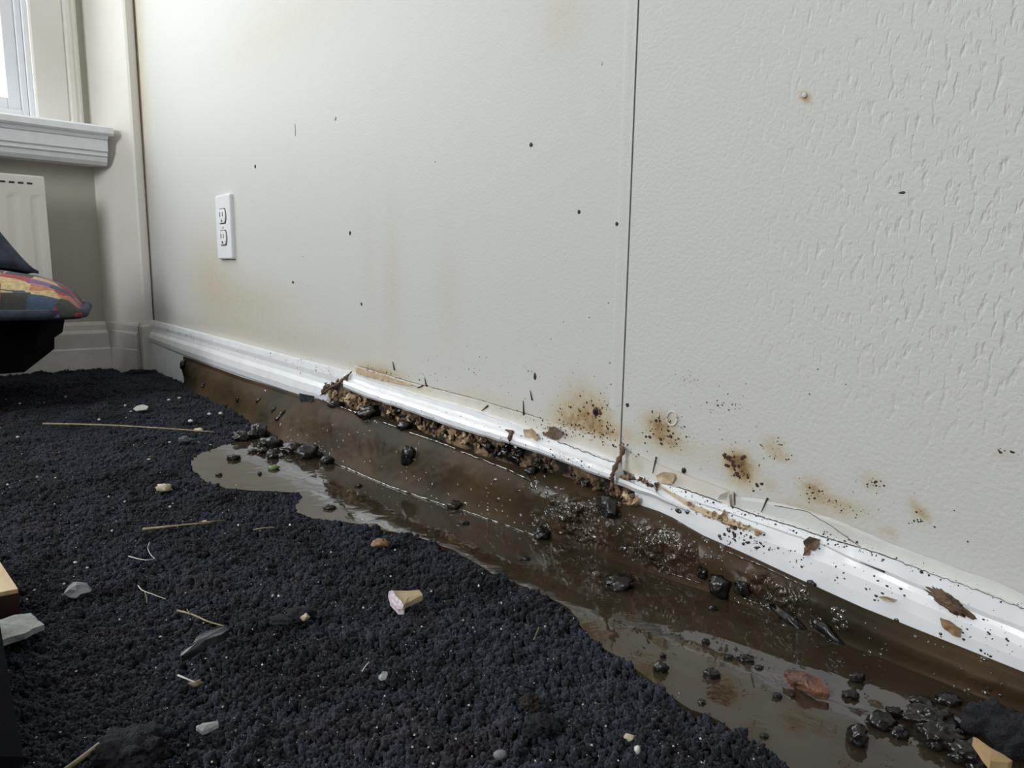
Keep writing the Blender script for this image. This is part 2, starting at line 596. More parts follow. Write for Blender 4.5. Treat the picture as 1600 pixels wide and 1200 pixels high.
# right casing, moulded at its outer edge
cas = [(XL, -0.190), (XL + 0.012, -0.190), (XL + 0.014, -0.186), (XL + 0.014, -0.128), (XL + 0.011, -0.125), (XL + 0.017, -0.120),
       (XL + 0.018, -0.112), (XL + 0.015, -0.108), (XL + 0.016, -0.103), (XL + 0.013, -0.098), (XL, -0.097)]
prism_z('window_casing', cas, 0.575, 1.98, M['cream'], win)
prism_z('window_casing', [(x, -1.525 - y) for x, y in cas], 0.575, 1.98, M['cream'], win)
# stepped vinyl frame and sash
for k, (xa, w0, w1) in enumerate(((XL - 0.012, 0.0, 0.014), (XL - 0.020, 0.0142, 0.027), (XL - 0.028, 0.0272, 0.052))):
    nm = ('window_jamb', 'window_stop', 'window_sash')[k]
    y1, y0 = -0.186 - w0, -0.186 - w1
    box(nm, (xa - 0.03, y0, 0.575), (xa + 0.012, y1, 1.9), M['vinyl'], win, 0.002)
    box(nm, (xa - 0.03, -1.525 - y1, 0.575), (xa + 0.012, -1.525 - y0, 1.9), M['vinyl'], win, 0.002)
    box(nm, (xa - 0.03, -1.525 - y0 - 0.0002, 0.575 + w0), (xa + 0.0118, y0 + 0.0002, 0.575 + w1), M['vinyl'], win, 0.002)
    box(nm, (xa - 0.03, -1.525 - y0 - 0.0002, 1.9 - w1), (xa + 0.0118, y0 + 0.0002, 1.9 - w0), M['vinyl'], win, 0.002)
box('pane', (XL - 0.050, -1.30, 0.60), (XL - 0.046, -0.225, 1.87), M['glass'], win)
# stool with nosing and moulded apron
a = 0.0
sx = -0.02
stool = [(XL - 0.06, 0.576), (sx - 0.004, 0.576), (sx, 0.572), (sx, 0.560), (sx - 0.004, 0.556), (XL - 0.06, 0.556)]
prism_y('window_sill', stool, -1.6, -0.056, M['white_gloss'], win)
apron = [(XL, 0.558), (sx - 0.006, 0.558), (sx - 0.012, 0.548), (sx - 0.016, 0.546), (sx - 0.018, 0.522), (sx - 0.024, 0.520), (sx - 0.024, 0.512),
         (sx - 0.029, 0.509), (sx - 0.032, 0.500), (sx - 0.040, 0.492), (XL, 0.492)]
prism_y('apron', apron, -1.6, -0.066, M['white_gloss'], win)

# baseboard under the window and round the return
bb = empty('baseboard_left', (XL, -0.5, 0))
bb['kind'] = 'structure'
bprof = [(0.0, 0.128), (0.006, 0.127), (0.011, 0.120), (0.012, 0.108), (0.018, 0.100), (0.019, 0.066), (0.021, 0.062), (0.021, 0.0), (0.0, 0.0)]


def sweep_path(name, path, prof, m, parent):      # path of (x, y, nx, ny)
    n = len(prof)
    vv = [(x + nx * p, y + ny * p, z) for x, y, nx, ny in path for p, z in prof]
    ff = gridfaces(len(path), n, closed=True)
    ff += [tuple(range(n)), tuple(range((len(path) - 1) * n, len(path) * n))]
    return fixn(mesh(name, vv, ff, m, parent))


sweep_path('board', [(XL, -3.0, 1, 0), (XL, YS - 0.004, 1, 0.35)], bprof, M['old_white'], bb)
sweep_path('board', [(XL, YS - 0.003, 1, 0.35), (-0.012, -0.030, 0.7, -0.7)], bprof, M['old_white'], bb)
box('corner_block', (-0.012, -0.034, 0.0), (0.014, -0.004, 0.122), M['old_white'], bb, 0.003)

# radiator under the window
rad = tag(empty('radiator', (0.0, -0.7, 0.12)), 'white fluted panel radiator below the window sill', 'radiator')
RX, RY1, RZ0, RZ1 = -0.015, -0.200, 0.13, 0.452
vv, ff = [], []
ys = []
y = RY1
while y > -1.25:
    ys.append(y)
    y -= 0.006
for i, y in enumerate(ys):
    ph = ((RY1 - y) % 0.040) / 0.040
    flute = 0.0018 * max(0.0, math.cos((ph - 0.5) * 2 * math.pi)) if RY1 - y > 0.012 else 0.0
    for x, z in ((-0.030, RZ1), (RX - 0.006, RZ1), (RX - 0.001, RZ1 - 0.004), (RX, RZ1 - 0.02), (RX, RZ1 - 0.04), (RX - flute, RZ1 - 0.05), (RX - flute, RZ0 + 0.03), (RX, RZ0 + 0.02), (RX - 0.004, RZ0), (-0.030, RZ0)):
        vv.append((x, y, z))
ff = gridfaces(len(ys), 10, closed=True) + [tuple(range(10))]
fixn(mesh('panel', vv, ff, M['radiator'], rad))
for k in range(9):
    y1 = RY1 - 0.022 - k * 0.016
    box('vent_slot', (RX - 0.002, y1 - 0.010, RZ1 - 0.020), (RX + 0.0004, y1, RZ1 - 0.016), M['slot'], rad)
box('bracket', (XL + 0.001, -0.42, 0.3), (-0.030, -0.38, 0.34), M['radiator'], rad)

# ------------------------------------------------------------------ long wall: two drywall sheets with stains
XS = float(W(998, 0, 0)[0])     # the seam
wrt = empty('wall_right', (1.8, 0.05, 0))
wrt['kind'] = 'structure'
box('wall_backing', (-0.1, 0.013, 0), (4.2, 0.1, 2.4), M['dark_gap'], wrt)
# centres on the wall: pixel x, y, radius x, radius y, strength
STAINS = [(890, 655, 30, 26, .42), (932, 645, 24, 24, .45), (905, 620, 26, 30, .22), (945, 672, 40, 12, .5), (1030, 665, 22, 18, .7), (1045, 690, 22, 12, .35),
          (1158, 735, 22, 22, .75), (1150, 718, 18, 12, .6), (1208, 695, 16, 8, .5), (1218, 712, 16, 6, .4), (1270, 765, 20, 16, .55), (1312, 790, 40, 12, .4),
          (1300, 832, 40, 14, .55), (1250, 800, 40, 14, .3), (1345, 845, 40, 10, .45), (1362, 752, 16, 8, .4), (1440, 805, 12, 6, .6), (1388, 828, 12, 6, .55),
          (1572, 707, 12, 5, .5), (1430, 785, 10, 5, .4), (330, 435, 34, 60, .2), (390, 470, 60, 30, .16), (612, 440, 14, 120, .08), (575, 420, 12, 120, .04), (400, 520, 120, 26, .14),
          (216, 90, 10, 200, .25), (700, 470, 20, 90, .06), (1257, 152, 4, 4, .8), (850, 672, 70, 12, .22), (880, 30, 40, 50, .10), (440, 30, 120, 60, .10),
          (1205, 757, 8, 8, .4), (590, 580, 36, 8, .45), (1530, 920, 90, 14, .16), (1480, 900, 60, 10, .2), (760, 625, 60, 14, .12), (1060, 700, 60, 16, .14)]
SW = []
for px, py, rx, ry, s in STAINS:
    c = W(px, py, 0)
    k = pxsize(c)
    vx = abs(W(px + rx, py, 0)[0] - W(px - rx, py, 0)[0]) / 2
    SW.append((c[0], c[2], vx, ry * k, s))


def wall_sheet(name, x0, x1, m, dents):
    xs = np.unique(np.concatenate([np.arange(x0, min(x1, 1.95), 0.006), np.linspace(min(x1, 1.95), x1, 12)]))
    zs = np.unique(np.concatenate([np.arange(0.03, 0.62, 0.006), np.linspace(0.62, 2.4, 30)]))
    nx, nzz = len(xs), len(zs)
    X, Z = np.meshgrid(xs, zs, indexing='ij')
    st = np.zeros_like(X)
    for cx, cz, rx, rz, s in SW:
        st += s * np.exp(-(((X - cx) / rx) ** 2 + ((Z - cz) / rz) ** 2))
    vv = [(x, 0.0, z) for x, z in zip(X.ravel(), Z.ravel())]
    ff = [(f[3], f[2], f[1], f[0]) for f in gridfaces(nx, nzz)]
    n0 = len(vv)
    # the sheet has thickness: back outline and rims
    rim = [(x0, 0.03), (x1, 0.03), (x1, 2.4), (x0, 2.4)]
    for x, z in rim:
        vv.append((x, 0.0, z))
    for x, z in rim:
        vv.append((x, 0.0125, z))
    for i in range(4):
        j = (i + 1) % 4
        ff.append((n0 + i, n0 + j, n0 + 4 + j, n0 + 4 + i))
    o = mesh(name, vv, ff, m, wrt, origin=(x0, 0, 0))
    at = o.data.attributes.new('stain', 'FLOAT', 'POINT')
    at.data.foreach_set('value', np.concatenate([np.clip(st.ravel(), 0, 1), np.zeros(8)]).astype(np.float32))
    if dents:
        dn = np.clip((X - 1.50) / 0.16, 0, 1) * np.clip((Z - 0.13) / 0.09, 0.15, 1)
        at = o.data.attributes.new('dents', 'FLOAT', 'POINT')
        at.data.foreach_set('value', np.concatenate([dn.ravel(), np.zeros(8)]).astype(np.float32))
    return o


sheet_l = wall_sheet('drywall_sheet', -0.004, XS - 0.0010, M['wall_smooth'], False)
sheet_r = wall_sheet('drywall_sheet', XS + 0.0008, 4.1, M['wall_rough'], True)
# skim ridge beside the seam
a0, a1 = W(983, 10, 0), W(958, 640, 0)
mesh('skim_ridge', [(a0[0] - .004, 0, a0[2] + .3), (a0[0], -0.0005, a0[2] + .3), (a0[0] + .005, 0, a0[2] + .3),
                    (a1[0] - .004, 0, a1[2]), (a1[0], -0.0005, a1[2]), (a1[0] + .005, 0, a1[2])], [(0, 3, 4, 1), (1, 4, 5, 2)], M['wall_smooth'], wrt, True)

# ------------------------------------------------------------------ baseboard of the long wall, in three lengths
br = empty('baseboard_right', (1.2, -0.01, 0))
br['kind'] = 'structure'


def board_rows(name, x0, x1, rows, m, parent, step=4.0, jitter=0.0, seed=0, bottom=None, endcap=True, slant=None):
    """rows: list of (pixel polyline, depth y); a swept solid whose cross-section follows them."""
    n = max(2, int((x1 - x0) / step) + 1)
    vv = []
    k = len(rows) + 2
    for i in range(n):
        x = x0 + (x1 - x0) * i / (n - 1)
        pts = []
        for ri, (line, yd) in enumerate(rows):
            xr = x if slant is None else x0 + (x1 + slant[0] + (slant[1] - slant[0]) * ri / (len(rows) - 1) - x0) * i / (n - 1)
            p = W(xr, pl(line, xr), yd)
            if jitter:
                p = p + np.array([0, jitter * nz(p, 60, seed), jitter * nz(p, 70, seed + 3)])
            pts.append(p)
        last = pts[-1].copy()
        if bottom is not None:
            last[2] = bottom
        else:
            last[2] -= 0.001
            last[1] = min(-0.004, last[1] + 0.014)
        first = pts[0].copy()
        first[1] = -0.0005
        base = last.copy()
        base[1] = -0.0005
        if bottom is not None:
            pts.append(last)
            pts = [first] + pts[:]
            vv += pts + [base]
        else:
            vv += [first] + pts + [last]
    m_ = len(vv) // n
    ff = gridfaces(n, m_, closed=True)
    if endcap:
        ff += [tuple(range(m_)), tuple(range((n - 1) * m_, n * m_))]
    return fixn(mesh(name, vv, ff, m, parent))


L0 = [(240, 500), (350, 529), (450, 556), (547, 581)]
L1 = [(236, 514), (300, 531), (375, 554), (450, 576), (512, 596), (547, 607)]
L2 = [(226, 529), (292, 556), (375, 585), (470, 617), (495, 624), (547, 642)]


def shift(line, d):
    return [(x, y + d) for x, y in line]


def blend(a, b, t):
    xs = sorted(set([p[0] for p in a] + [p[0] for p in b]))
    return [(x, pl(a, x) * (1 - t) + pl(b, x) * t) for x in xs]


board_rows('board', 232, 533, [(L0, -0.004), (shift(L0, 2), -0.009), (blend(L0, L1, .55), -0.011), (blend(L0, L1, .9), -0.0105), (blend(L1, L2, .18), -0.0125), (blend(L1, L2, .4), -0.017), (blend(L1, L2, .75), -0.0195),
                               (L2, -0.0185), (shift(L2, 2), -0.0165)], M['white_gloss'], br, bottom=0.0, slant=(13, -34))
R0 = [(553, 570), (640, 597), (745, 624), (850, 656), (968, 694)]
R1 = [(549, 583), (616, 606), (685, 626), (740, 641), (800, 662), (872, 689), (966, 723)]
R2 = [(530, 592), (580, 611), (634, 627), (699, 648), (740, 662), (800, 680), (855, 700), (960, 738)]
R3 = [(528, 602), (575, 622), (630, 640), (671, 655), (713, 670), (755, 682), (797, 694), (855, 713), (957, 752)]
board_rows('cap_moulding', 536, 962, [(R1, -0.008), (shift(R1, 1.5), -0.0135), (blend(R1, R2, .45), -0.0145), (blend(R1, R2, .7), -0.0175), (blend(R1, R2, .85), -0.0205), (R2, -0.0225), (blend(R2, R3, .4), -0.0250), (blend(R2, R3, .8), -0.0252), (R3, -0.023)],
           M['white_gloss'], br, jitter=0.0008, seed=2)
# loose paint edge of the drywall above the cap
board_rows('paint_lip', 553, 968, [(R0, -0.0012), (shift(R0, 1.5), -0.0030), (blend(R0, R1, .8), -0.0036), (shift(R1, 1.5), -0.0050)], M['paint_edge'], br, jitter=0.0006, seed=5)
Q0 = [(970, 701), (987, 708), (1052, 734), (1127, 761), (1150, 770)]
Q1 = [(962, 731), (1026, 754), (1060, 762), (1124, 784), (1144, 792), (1197, 811), (1240, 823), (1287, 840), (1350, 858), (1400, 875), (1517, 918), (1600, 951), (1700, 990)]
Q2 = [(962, 740), (1024, 760), (1070, 781), (1163, 811), (1240, 838), (1287, 854), (1333, 876), (1400, 904), (1517, 955), (1600, 988), (1700, 1028)]
Q3 = [(962, 752), (1000, 772), (1071, 797), (1127, 819), (1184, 840), (1240, 862), (1350, 905), (1450, 948), (1600, 1012), (1700, 1055)]
Q4 = [(962, 790), (1000, 797), (1052, 816), (1075, 830), (1110, 850), (1250, 908), (1450, 992), (1600, 1052), (1700, 1096)]
board_rows('board', 992, 1700, [(shift(Q1, -3), -0.004), (shift(Q1, 1), -0.010), (blend(Q1, Q2, .8), -0.0125), (Q2, -0.0120), (blend(Q2, Q3, .4), -0.0135), (Q3, -0.0165), (blend(Q3, Q4, .5), -0.0180), (Q4, -0.0185)],
           M['white_gloss'], br, bottom=0.0, jitter=0.0006, seed=8)
# thin split-off strip of the cap that continues past the break
S1 = [(958, 741), (990, 755), (1024, 768), (1071, 793)]
S2 = [(958, 755), (990, 768), (1024, 779), (1071, 799)]
board_rows('cap_moulding', 960, 1074, [(S1, -0.013), (shift(S1, 2), -0.019), (blend(S1, S2, .6), -0.0215), (S2, -0.0195)], M['white_gloss'], br, jitter=0.0008, seed=11)
board_rows('paint_lip', 972, 1146, [(Q0, -0.0010), (shift(Q0, 2), -0.0042), (blend(Q0, Q1, .7), -0.0056), (shift(Q1, -1), -0.0062)], M['paint_edge'], br, jitter=0.0008, seed=14)
Q0b = [(1150, 775), (1200, 782), (1260, 797), (1320, 818), (1400, 852), (1517, 896), (1600, 928), (1700, 968)]
board_rows('paint_lip', 1149, 1700, [(Q0b, -0.0006), (shift(Q0b, 5), -0.0022), (blend(Q0b, Q1, .8), -0.0036), (shift(Q1, -1), -0.0046)], M['wall_rough'], br, jitter=0.0010, seed=17)
# crumbling core behind the broken cap
C0 = shift(R3, -6)
C1 = [(500, 632), (560, 652), (640, 680), (700, 700), (800, 738), (870, 760), (940, 785), (1010, 810)]
n, mrow = 160, 9
vv = []
for i in range(n):
    x = 508 + (1006 - 508) * i / (n - 1)
    ya, yb = pl(C0, max(x, 532)), pl(C1, x)
    for j in range(mrow):
        t = j / (mrow - 1)
        p = W(x, ya + (yb - ya) * t, -0.0125)
        p[1] += 0.004 * fbm(p, 90, 3, 4.0) - 0.004 * t + (0.006 if 880 < x < 950 else 0.0)
        vv.append(p)
mesh('crumbling_core', vv, [f[::-1] for f in gridfaces(n, mrow)], M['core'], br, True)
# filler behind everything so that no daylight shows through
board_rows('dark_cavity', 540, 1000, [(shift(R3, -4), -0.003), (shift(R3, -2), -0.005)], M['dark_gap'], br, bottom=0.0)

# ------------------------------------------------------------------ sludge bank along the board
T = [(284, 556), (300, 561), (330, 572), (380, 590), (430, 605), (470, 618), (500, 624), (535, 634), (570, 642), (600, 650), (625, 657), (660, 674), (700, 692), (760, 714), (800, 724), (830, 730),
     (860, 738), (900, 749), (940, 766), (970, 780), (1000, 789), (1030, 799), (1052, 809), (1075, 823), (1100, 837), (1130, 850), (1160, 863), (1250, 905), (1350, 950), (1450, 990), (1600, 1050), (1700, 1094)]
LIP = [(284, 560), (300, 566), (380, 596), (470, 624), (500, 627), (560, 649), (600, 661), (640, 676), (700, 698), (760, 721), (800, 737), (830, 752), (870, 768), (950, 790), (1000, 806), (1030, 816), (1060, 830),
       (1095, 848), (1150, 868), (1260, 918), (1350, 962), (1450, 1003), (1600, 1063), (1700, 1107)]
FOOT = [(284, 600), (310, 619), (360, 641), (400, 668), (440, 691), (520, 722), (610, 760), (700, 791), (840, 838), (900, 852), (1000, 878), (1100, 912), (1160, 932), (1230, 960), (1300, 992), (1400, 1034), (1500, 1078), (1600, 1118), (1700, 1160)]
YLIP = [(284, -0.0195), (380, -0.021), (470, -0.024), (520, -0.030), (700, -0.032), (860, -0.034), (960, -0.036), (1060, -0.030), (1150, -0.024), (1300, -0.023), (1700, -0.023)]
vv, splash = [], []
NX = 760
RA, RB, RC = 7, 34, 4
for i in range(NX):
    x = 286 + (1700 - 286) * i / (NX - 1)
    A = W(x, pl(T, x), -0.0185 if not 505 < x < 960 else -0.013)
    B = W(x, pl(LIP, x), pl(YLIP, x))
    C = F(x, pl(FOOT, x), ZP - 0.001)
    if C[1] > B[1] - 0.004:
        C[1] = B[1] - 0.004
    sw = 0.12
    sw = max(sw, math.exp(-((x - 905) / 60) ** 2), 0.8 * math.exp(-((x - 1050) / 60) ** 2), 0.75 * math.exp(-((x - 1215) / 55) ** 2))
    col = []
    for j in range(RA):
        t = j / RA
        p = A + (B - A) * t
        p[2] += 0.0012 * math.sin(math.pi * t)
        col.append((p, 0.25 * t))
    for j in range(RB + 1):
        t = j / RB
        p = B + (C - B) * t
        # rounded lip, slack belly, flared foot
        p[1] += -0.006 * math.sin(math.pi * min(1, t * 1.15)) * (1 - t) + 0.003 * math.sin(math.pi * t) * t
        col.append((p, math.sin(math.pi * (0.12 + 0.82 * t))))
    for j in range(RC):
        p = C + np.array([0, -0.002 * (j + 1), -0.004 * (j + 1)])
        col.append((p, 0.0))
    for p, wgt in col:
        big = fbm(p, 12, 2, 1.0) * 0.0035
        mid = fbm(p, 45, 2, 5.0) * 0.0005 * (1 + 3 * sw)
        st = sw * (max(0, fbm(p, 48, 3, 9.0)) * 0.013 + abs(nz(p, 130, 3)) * 0.0035)
        drip = 0.0004 * nz((p[0] * 5, 0, p[2] * 0.5), 14, 2)
        dd = wgt * (big + mid + st + drip)
        q = p + np.array([0.15 * dd, -dd, 0.30 * dd])
        if q[1] > p[1] + 0.003:
            q[1] = p[1] + 0.003
        vv.append(q)
        splash.append(sw * min(1, wgt * 1.4))
MR = RA + RB + 1 + RC
# a lump under the break
bank = mesh('sludge_bank', vv, [f[::-1] for f in gridfaces(NX, MR)], M['mud'], None, True)
at = bank.data.attributes.new('splash', 'FLOAT', 'POINT')
at.data.foreach_set('value', np.array(splash, dtype=np.float32))
tag(bank, 'wet brown sludge banked along the foot of the white baseboard', 'mud', kind='stuff')

# ------------------------------------------------------------------ puddle
EDGE = [(392, 676), (370, 690), (345, 697), (318, 706), (302, 715), (298, 724), (303, 737), (320, 752), (355, 763), (400, 767), (440, 768), (468, 770), (472, 777), (461, 790), (462, 800), (480, 808),
        (515, 813), (560, 818), (600, 828), (650, 838), (700, 856), (730, 872), (770, 895), (800, 910), (850, 930), (890, 950), (905, 975), (925, 1000), (960, 1022), (1000, 1050), (1040, 1080),
        (1080, 1108), (1120, 1125), (1160, 1150), (1200, 1170), (1240, 1205), (1290, 1250)]
poly = [F(x, y, ZP)[:2] for x, y in EDGE]
poly += [np.array([1.80, -0.17]), np.array([1.95, -0.16]), np.array([2.05, -0.10]), np.array([2.05, -0.022])]
for x, y in FOOT[:3:-1]:
    q = F(x, y, ZP)[:2]
    poly.append(np.array([q[0], min(q[1] + 0.008, -0.020)]))
pp = []
for i in range(len(poly)):          # soften and roughen the outline
    a_, b_ = poly[i], poly[(i + 1) % len(poly)]
    k = max(1, int(np.linalg.norm(b_ - a_) / 0.006))
    for j in range(k):
        q = a_ + (b_ - a_) * j / k
        q = q + 0.0022 * np.array([nz((q[0], q[1], 0), 70, 1), nz((q[0], q[1], 0), 70, 6)])
        pp.append(q)
PUD = np.array(pp)
bm = bmesh.new()
tv = [bm.verts.new((p[0], p[1], ZP)) for p in PUD]
f = bm.faces.new(tv)
f.normal_update()
if f.normal.z < 0:
    f.normal_flip()
ext = bmesh.ops.extrude_face_region(bm, geom=[f])
for g in ext['geom']:
    if isinstance(g, bmesh.types.BMVert):
        g.co.z = ZP
for v in tv:
    v.co.z = 0.002
bmesh.ops.triangulate(bm, faces=bm.faces)
bmesh.ops.recalc_face_normals(bm, faces=bm.faces)
me = bpy.data.meshes.new('muddy_puddle')
bm.to_mesh(me)
bm.free()
me.materials.append(M['puddle'])
pud = bpy.data.objects.new('muddy_puddle', me)
COL.objects.link(pud)
tag(pud, 'shallow brown muddy water pooled between carpet and sludge bank', 'puddle', kind='stuff')


def in_poly(px, py, P):
    inside = np.zeros(px.shape, bool)
    n = len(P)
    j = n - 1
    for i in range(n):
        xi, yi, xj, yj = P[i, 0], P[i, 1], P[j, 0], P[j, 1]
        c = ((yi > py) != (yj > py)) & (px < (xj - xi) * (py - yi) / (yj - yi + 1e-12) + xi)
        inside ^= c
        j = i
    return inside


# ------------------------------------------------------------------ carpet pile: rows of short tufts
rng = np.random.default_rng(7)
SPC = 0.0036
u = np.arange(-1.7, 1.7, SPC)
U, V = np.meshgrid(u, u * 1.0)
U = U + (np.round(V / SPC) % 2) * SPC * 0.5
ang = math.radians(40)
jx = rng.normal(0, 0.17, U.shape) * SPC
jy = rng.normal(0, 0.17, U.shape) * SPC
PX = 0.95 + (U + jx) * math.cos(ang) - (V + jy) * math.sin(ang)
PY = -0.5 + (U + jx) * math.sin(ang) + (V + jy) * math.cos(ang)
keep = (PX > XL + 0.018) & (PX < 2.02) & (PY > -0.95) & (PY < -0.016)
keep &= ~((PX < 0.012) & (PY > YS + 0.0))
PX, PY = PX[keep], PY[keep]
ins = in_poly(PX, PY, PUD)
PX, PY = PX[~ins], PY[~ins]
# no tufts under the sludge
foot = np.array([F(x, y, ZP)[:2] for x, y in FOOT])
fy = np.interp(PX, foot[:, 0], foot[:, 1])
under = (PX > foot[0, 0]) & (PY > fy + 0.004)
PX, PY = PX[~under], PY[~under]
NT = len(PX)
hts = np.empty(NT)
for i in range(NT):
    p = (PX[i], PY[i], 0.0)
    ca, sa = math.cos(0.84), math.sin(0.84)
    q = ((p[0] * ca + p[1] * sa) * 0.45, -p[0] * sa + p[1] * ca, 0.0)
    hts[i] = 0.0060 * nz(q, 80, 2) + 0.0035 * nz(p, 30, 4)
hts += rng.normal(0, 0.0011, NT)
me = bpy.data.meshes.new('carpet_pile')
me.vertices.add(NT)
co = np.stack([PX, PY, 0.0105 + hts], 1).astype(np.float32)
me.vertices.foreach_set('co', co.ravel())
at = me.attributes.new('size', 'FLOAT', 'POINT')
at.data.foreach_set('value', rng.uniform(0.62, 1.22, NT).astype(np.float32))
at = me.attributes.new('turn', 'FLOAT', 'POINT')
at.data.foreach_set('value', rng.uniform(0, 6.28, NT).astype(np.float32))
me.materials.append(M['carpet'])
carpet = bpy.data.objects.new('carpet_pile', me)
COL.objects.link(carpet)
tag(carpet, 'dark navy and purple loop pile carpet covering the floor', 'carpet', kind='stuff')
# one tuft
bm = bmesh.new()
bmesh.ops.create_icosphere(bm, subdivisions=2, radius=1.0)
for v in bm.verts:
    k = 1 + 0.28 * noise.noise(v.co * 2.3)
    v.co = Vector((v.co.x * 0.0026 * k, v.co.y * 0.0022 * k, v.co.z * 0.0042 * (k if v.co.z > 0 else 1.6)))
tuft = bpy.data.meshes.new('tuft')
bm.to_mesh(tuft)
bm.free()
tuft.polygons.foreach_set('use_smooth', [True] * len(tuft.polygons))
tuft.materials.append(M['carpet'])
ng = bpy.data.node_groups.new('tufts', 'GeometryNodeTree')
ng.interface.new_socket('Geometry', in_out='INPUT', socket_type='NodeSocketGeometry')
ng.interface.new_socket('Geometry', in_out='OUTPUT', socket_type='NodeSocketGeometry')
gi = ng.nodes.new('NodeGroupInput')
go = ng.nodes.new('NodeGroupOutput')
m2p = ng.nodes.new('GeometryNodeMeshToPoints')
iop = ng.nodes.new('GeometryNodeInstanceOnPoints')


def tuft_geometry():
    """the tuft as constructed geometry inside the node tree (no hidden helper object)"""
    s = ng.nodes.new('GeometryNodeMeshIcoSphere')
    s.inputs['Radius'].default_value = 1.0
    s.inputs['Subdivisions'].default_value = 3
    sp_ = ng.nodes.new('GeometryNodeSetPosition')
    pos = ng.nodes.new('GeometryNodeInputPosition')
    nt_ = ng.nodes.new('ShaderNodeTexNoise')
    nt_.inputs['Scale'].default_value = 1.7
    nt_.inputs['Detail'].default_value = 3.0
    ng.links.new(pos.outputs[0], nt_.inputs['Vector'])
    sc = ng.nodes.new('ShaderNodeVectorMath')
    sc.operation = 'MULTIPLY'
    sc.inputs[1].default_value = (0.0026, 0.0023, 0.0044)
    ma = ng.nodes.new('ShaderNodeMath')
    ma.operation = 'MULTIPLY_ADD'
    ma.inputs[1].default_value = 2.4
    ma.inputs[2].default_value = -0.25
    ng.links.new(nt_.outputs['Fac'], ma.inputs[0])
    sc2 = ng.nodes.new('ShaderNodeVectorMath')
    sc2.operation = 'SCALE'
    ng.links.new(pos.outputs[0], sc.inputs[0])
    ng.links.new(sc.outputs[0], sc2.inputs[0])
    ng.links.new(ma.outputs[0], sc2.inputs['Scale'])
    ng.links.new(s.outputs['Mesh'], sp_.inputs['Geometry'])
    ng.links.new(sc2.outputs[0], sp_.inputs['Position'])
    sm = ng.nodes.new('GeometryNodeSetShadeSmooth')
    ng.links.new(sp_.outputs[0], sm.inputs['Geometry'])
    mt = ng.nodes.new('GeometryNodeSetMaterial')
    mt.inputs['Material'].default_value = M['carpet']
    ng.links.new(sm.outputs[0], mt.inputs['Geometry'])
    return mt.outputs[0]


bpy.data.meshes.remove(tuft)
a1_ = ng.nodes.new('GeometryNodeInputNamedAttribute')
a1_.data_type = 'FLOAT'
a1_.inputs['Name'].default_value = 'size'
a2_ = ng.nodes.new('GeometryNodeInputNamedAttribute')
a2_.data_type = 'FLOAT'
a2_.inputs['Name'].default_value = 'turn'
cxyz = ng.nodes.new('ShaderNodeCombineXYZ')
ng.links.new(a2_.outputs[0], cxyz.inputs[2])
ng.links.new(gi.outputs[0], m2p.inputs['Mesh'])
ng.links.new(m2p.outputs[0], iop.inputs['Points'])
ng.links.new(tuft_geometry(), iop.inputs['Instance'])
ng.links.new(cxyz.outputs[0], iop.inputs['Rotation'])
ng.links.new(a1_.outputs[0], iop.inputs['Scale'])
ng.links.new(iop.outputs[0], go.inputs[0])
md = carpet.modifiers.new('tufts', 'NODES')
md.node_group = ng
print('tufts', NT)

# ------------------------------------------------------------------ ray casting on what stands already
bpy.context.view_layer.update()
allv, allf = [], []
for o in [sheet_l, sheet_r, bank, pud, wr] + list(br.children) + list(bb.children):
    off = len(allv)
    mw = o.matrix_world
    allv += [mw @ v.co for v in o.data.vertices]
    allf += [tuple(off + i for i in p.vertices) for p in o.data.polygons]
BVH = BVHTree.FromPolygons(allv, allf)


def hit(px, py):
    v = Vector(ray(px, py)).normalized()
    loc, nor, idx, dist = BVH.ray_cast(Vector(CAM), v)
    if loc is None:
        return Vector(W(px, py, 0)), Vector((0, -1, 0))
    if nor.dot(v) > 0:
        nor = -nor
    return loc, nor


# ------------------------------------------------------------------ builders for small things
VIEWZ = math.atan2(ROT[1, 0], ROT[0, 0])


def blob_mesh(name, rad, seed, lump, m, sub=3, sharp=False, freq=1.6):
    bm = bmesh.new()
    bmesh.ops.create_icosphere(bm, subdivisions=sub, radius=1.0)
    for v in bm.verts:
        p = v.co.copy()
        k = 1 + lump * (noise.noise(p * freq + Vector((seed * 3.1, seed, -seed))) + 0.5 * noise.noise(p * freq * 2.3 + Vector((seed, 7, seed)))
                        + 0.3 * noise.noise(p * freq * 5.1 + Vector((seed, 2, seed))))
        if sharp:
            k *= 0.86 + 0.2 * round(2.4 * (0.5 + 0.5 * noise.noise(p * 1.2 + Vector((seed, 0, 0))))) / 2.4
        v.co = Vector((p.x * rad[0], p.y * rad[1], p.z * rad[2])) * k
    me = bpy.data.meshes.new(name)
    bm.to_mesh(me)
    bm.free()
    me.materials.append(m)
    if not sharp:
        me.polygons.foreach_set('use_smooth', [True] * len(me.polygons))
    return me


SEED = [1]


def lump(name, px, py, w, h, m, z=GZ, amount=0.45, parent=None, sharp=False, rot=0.0, sub=3, sink=0.25, freq=1.6):
    """a lump standing on the floor level z, w x h pixels large in the photograph with its middle at (px, py)"""
    SEED[0] += 1
    g = F(px, py + h * 0.3, z)
    s = pxsize(g)
    rx, rz = w * s / 2, h * s / 2 * 0.95
    me = blob_mesh(name, (rx, max(rx * 0.75, rz * 0.8), rz), SEED[0] * 1.37, amount, m, sub, sharp, freq)
    o = bpy.data.objects.new(name, me)
    o.location = (g[0], g[1], z + rz * (1 - 2 * sink))
    o.rotation_euler = (0, 0, VIEWZ + rot)
    return link(o, parent)


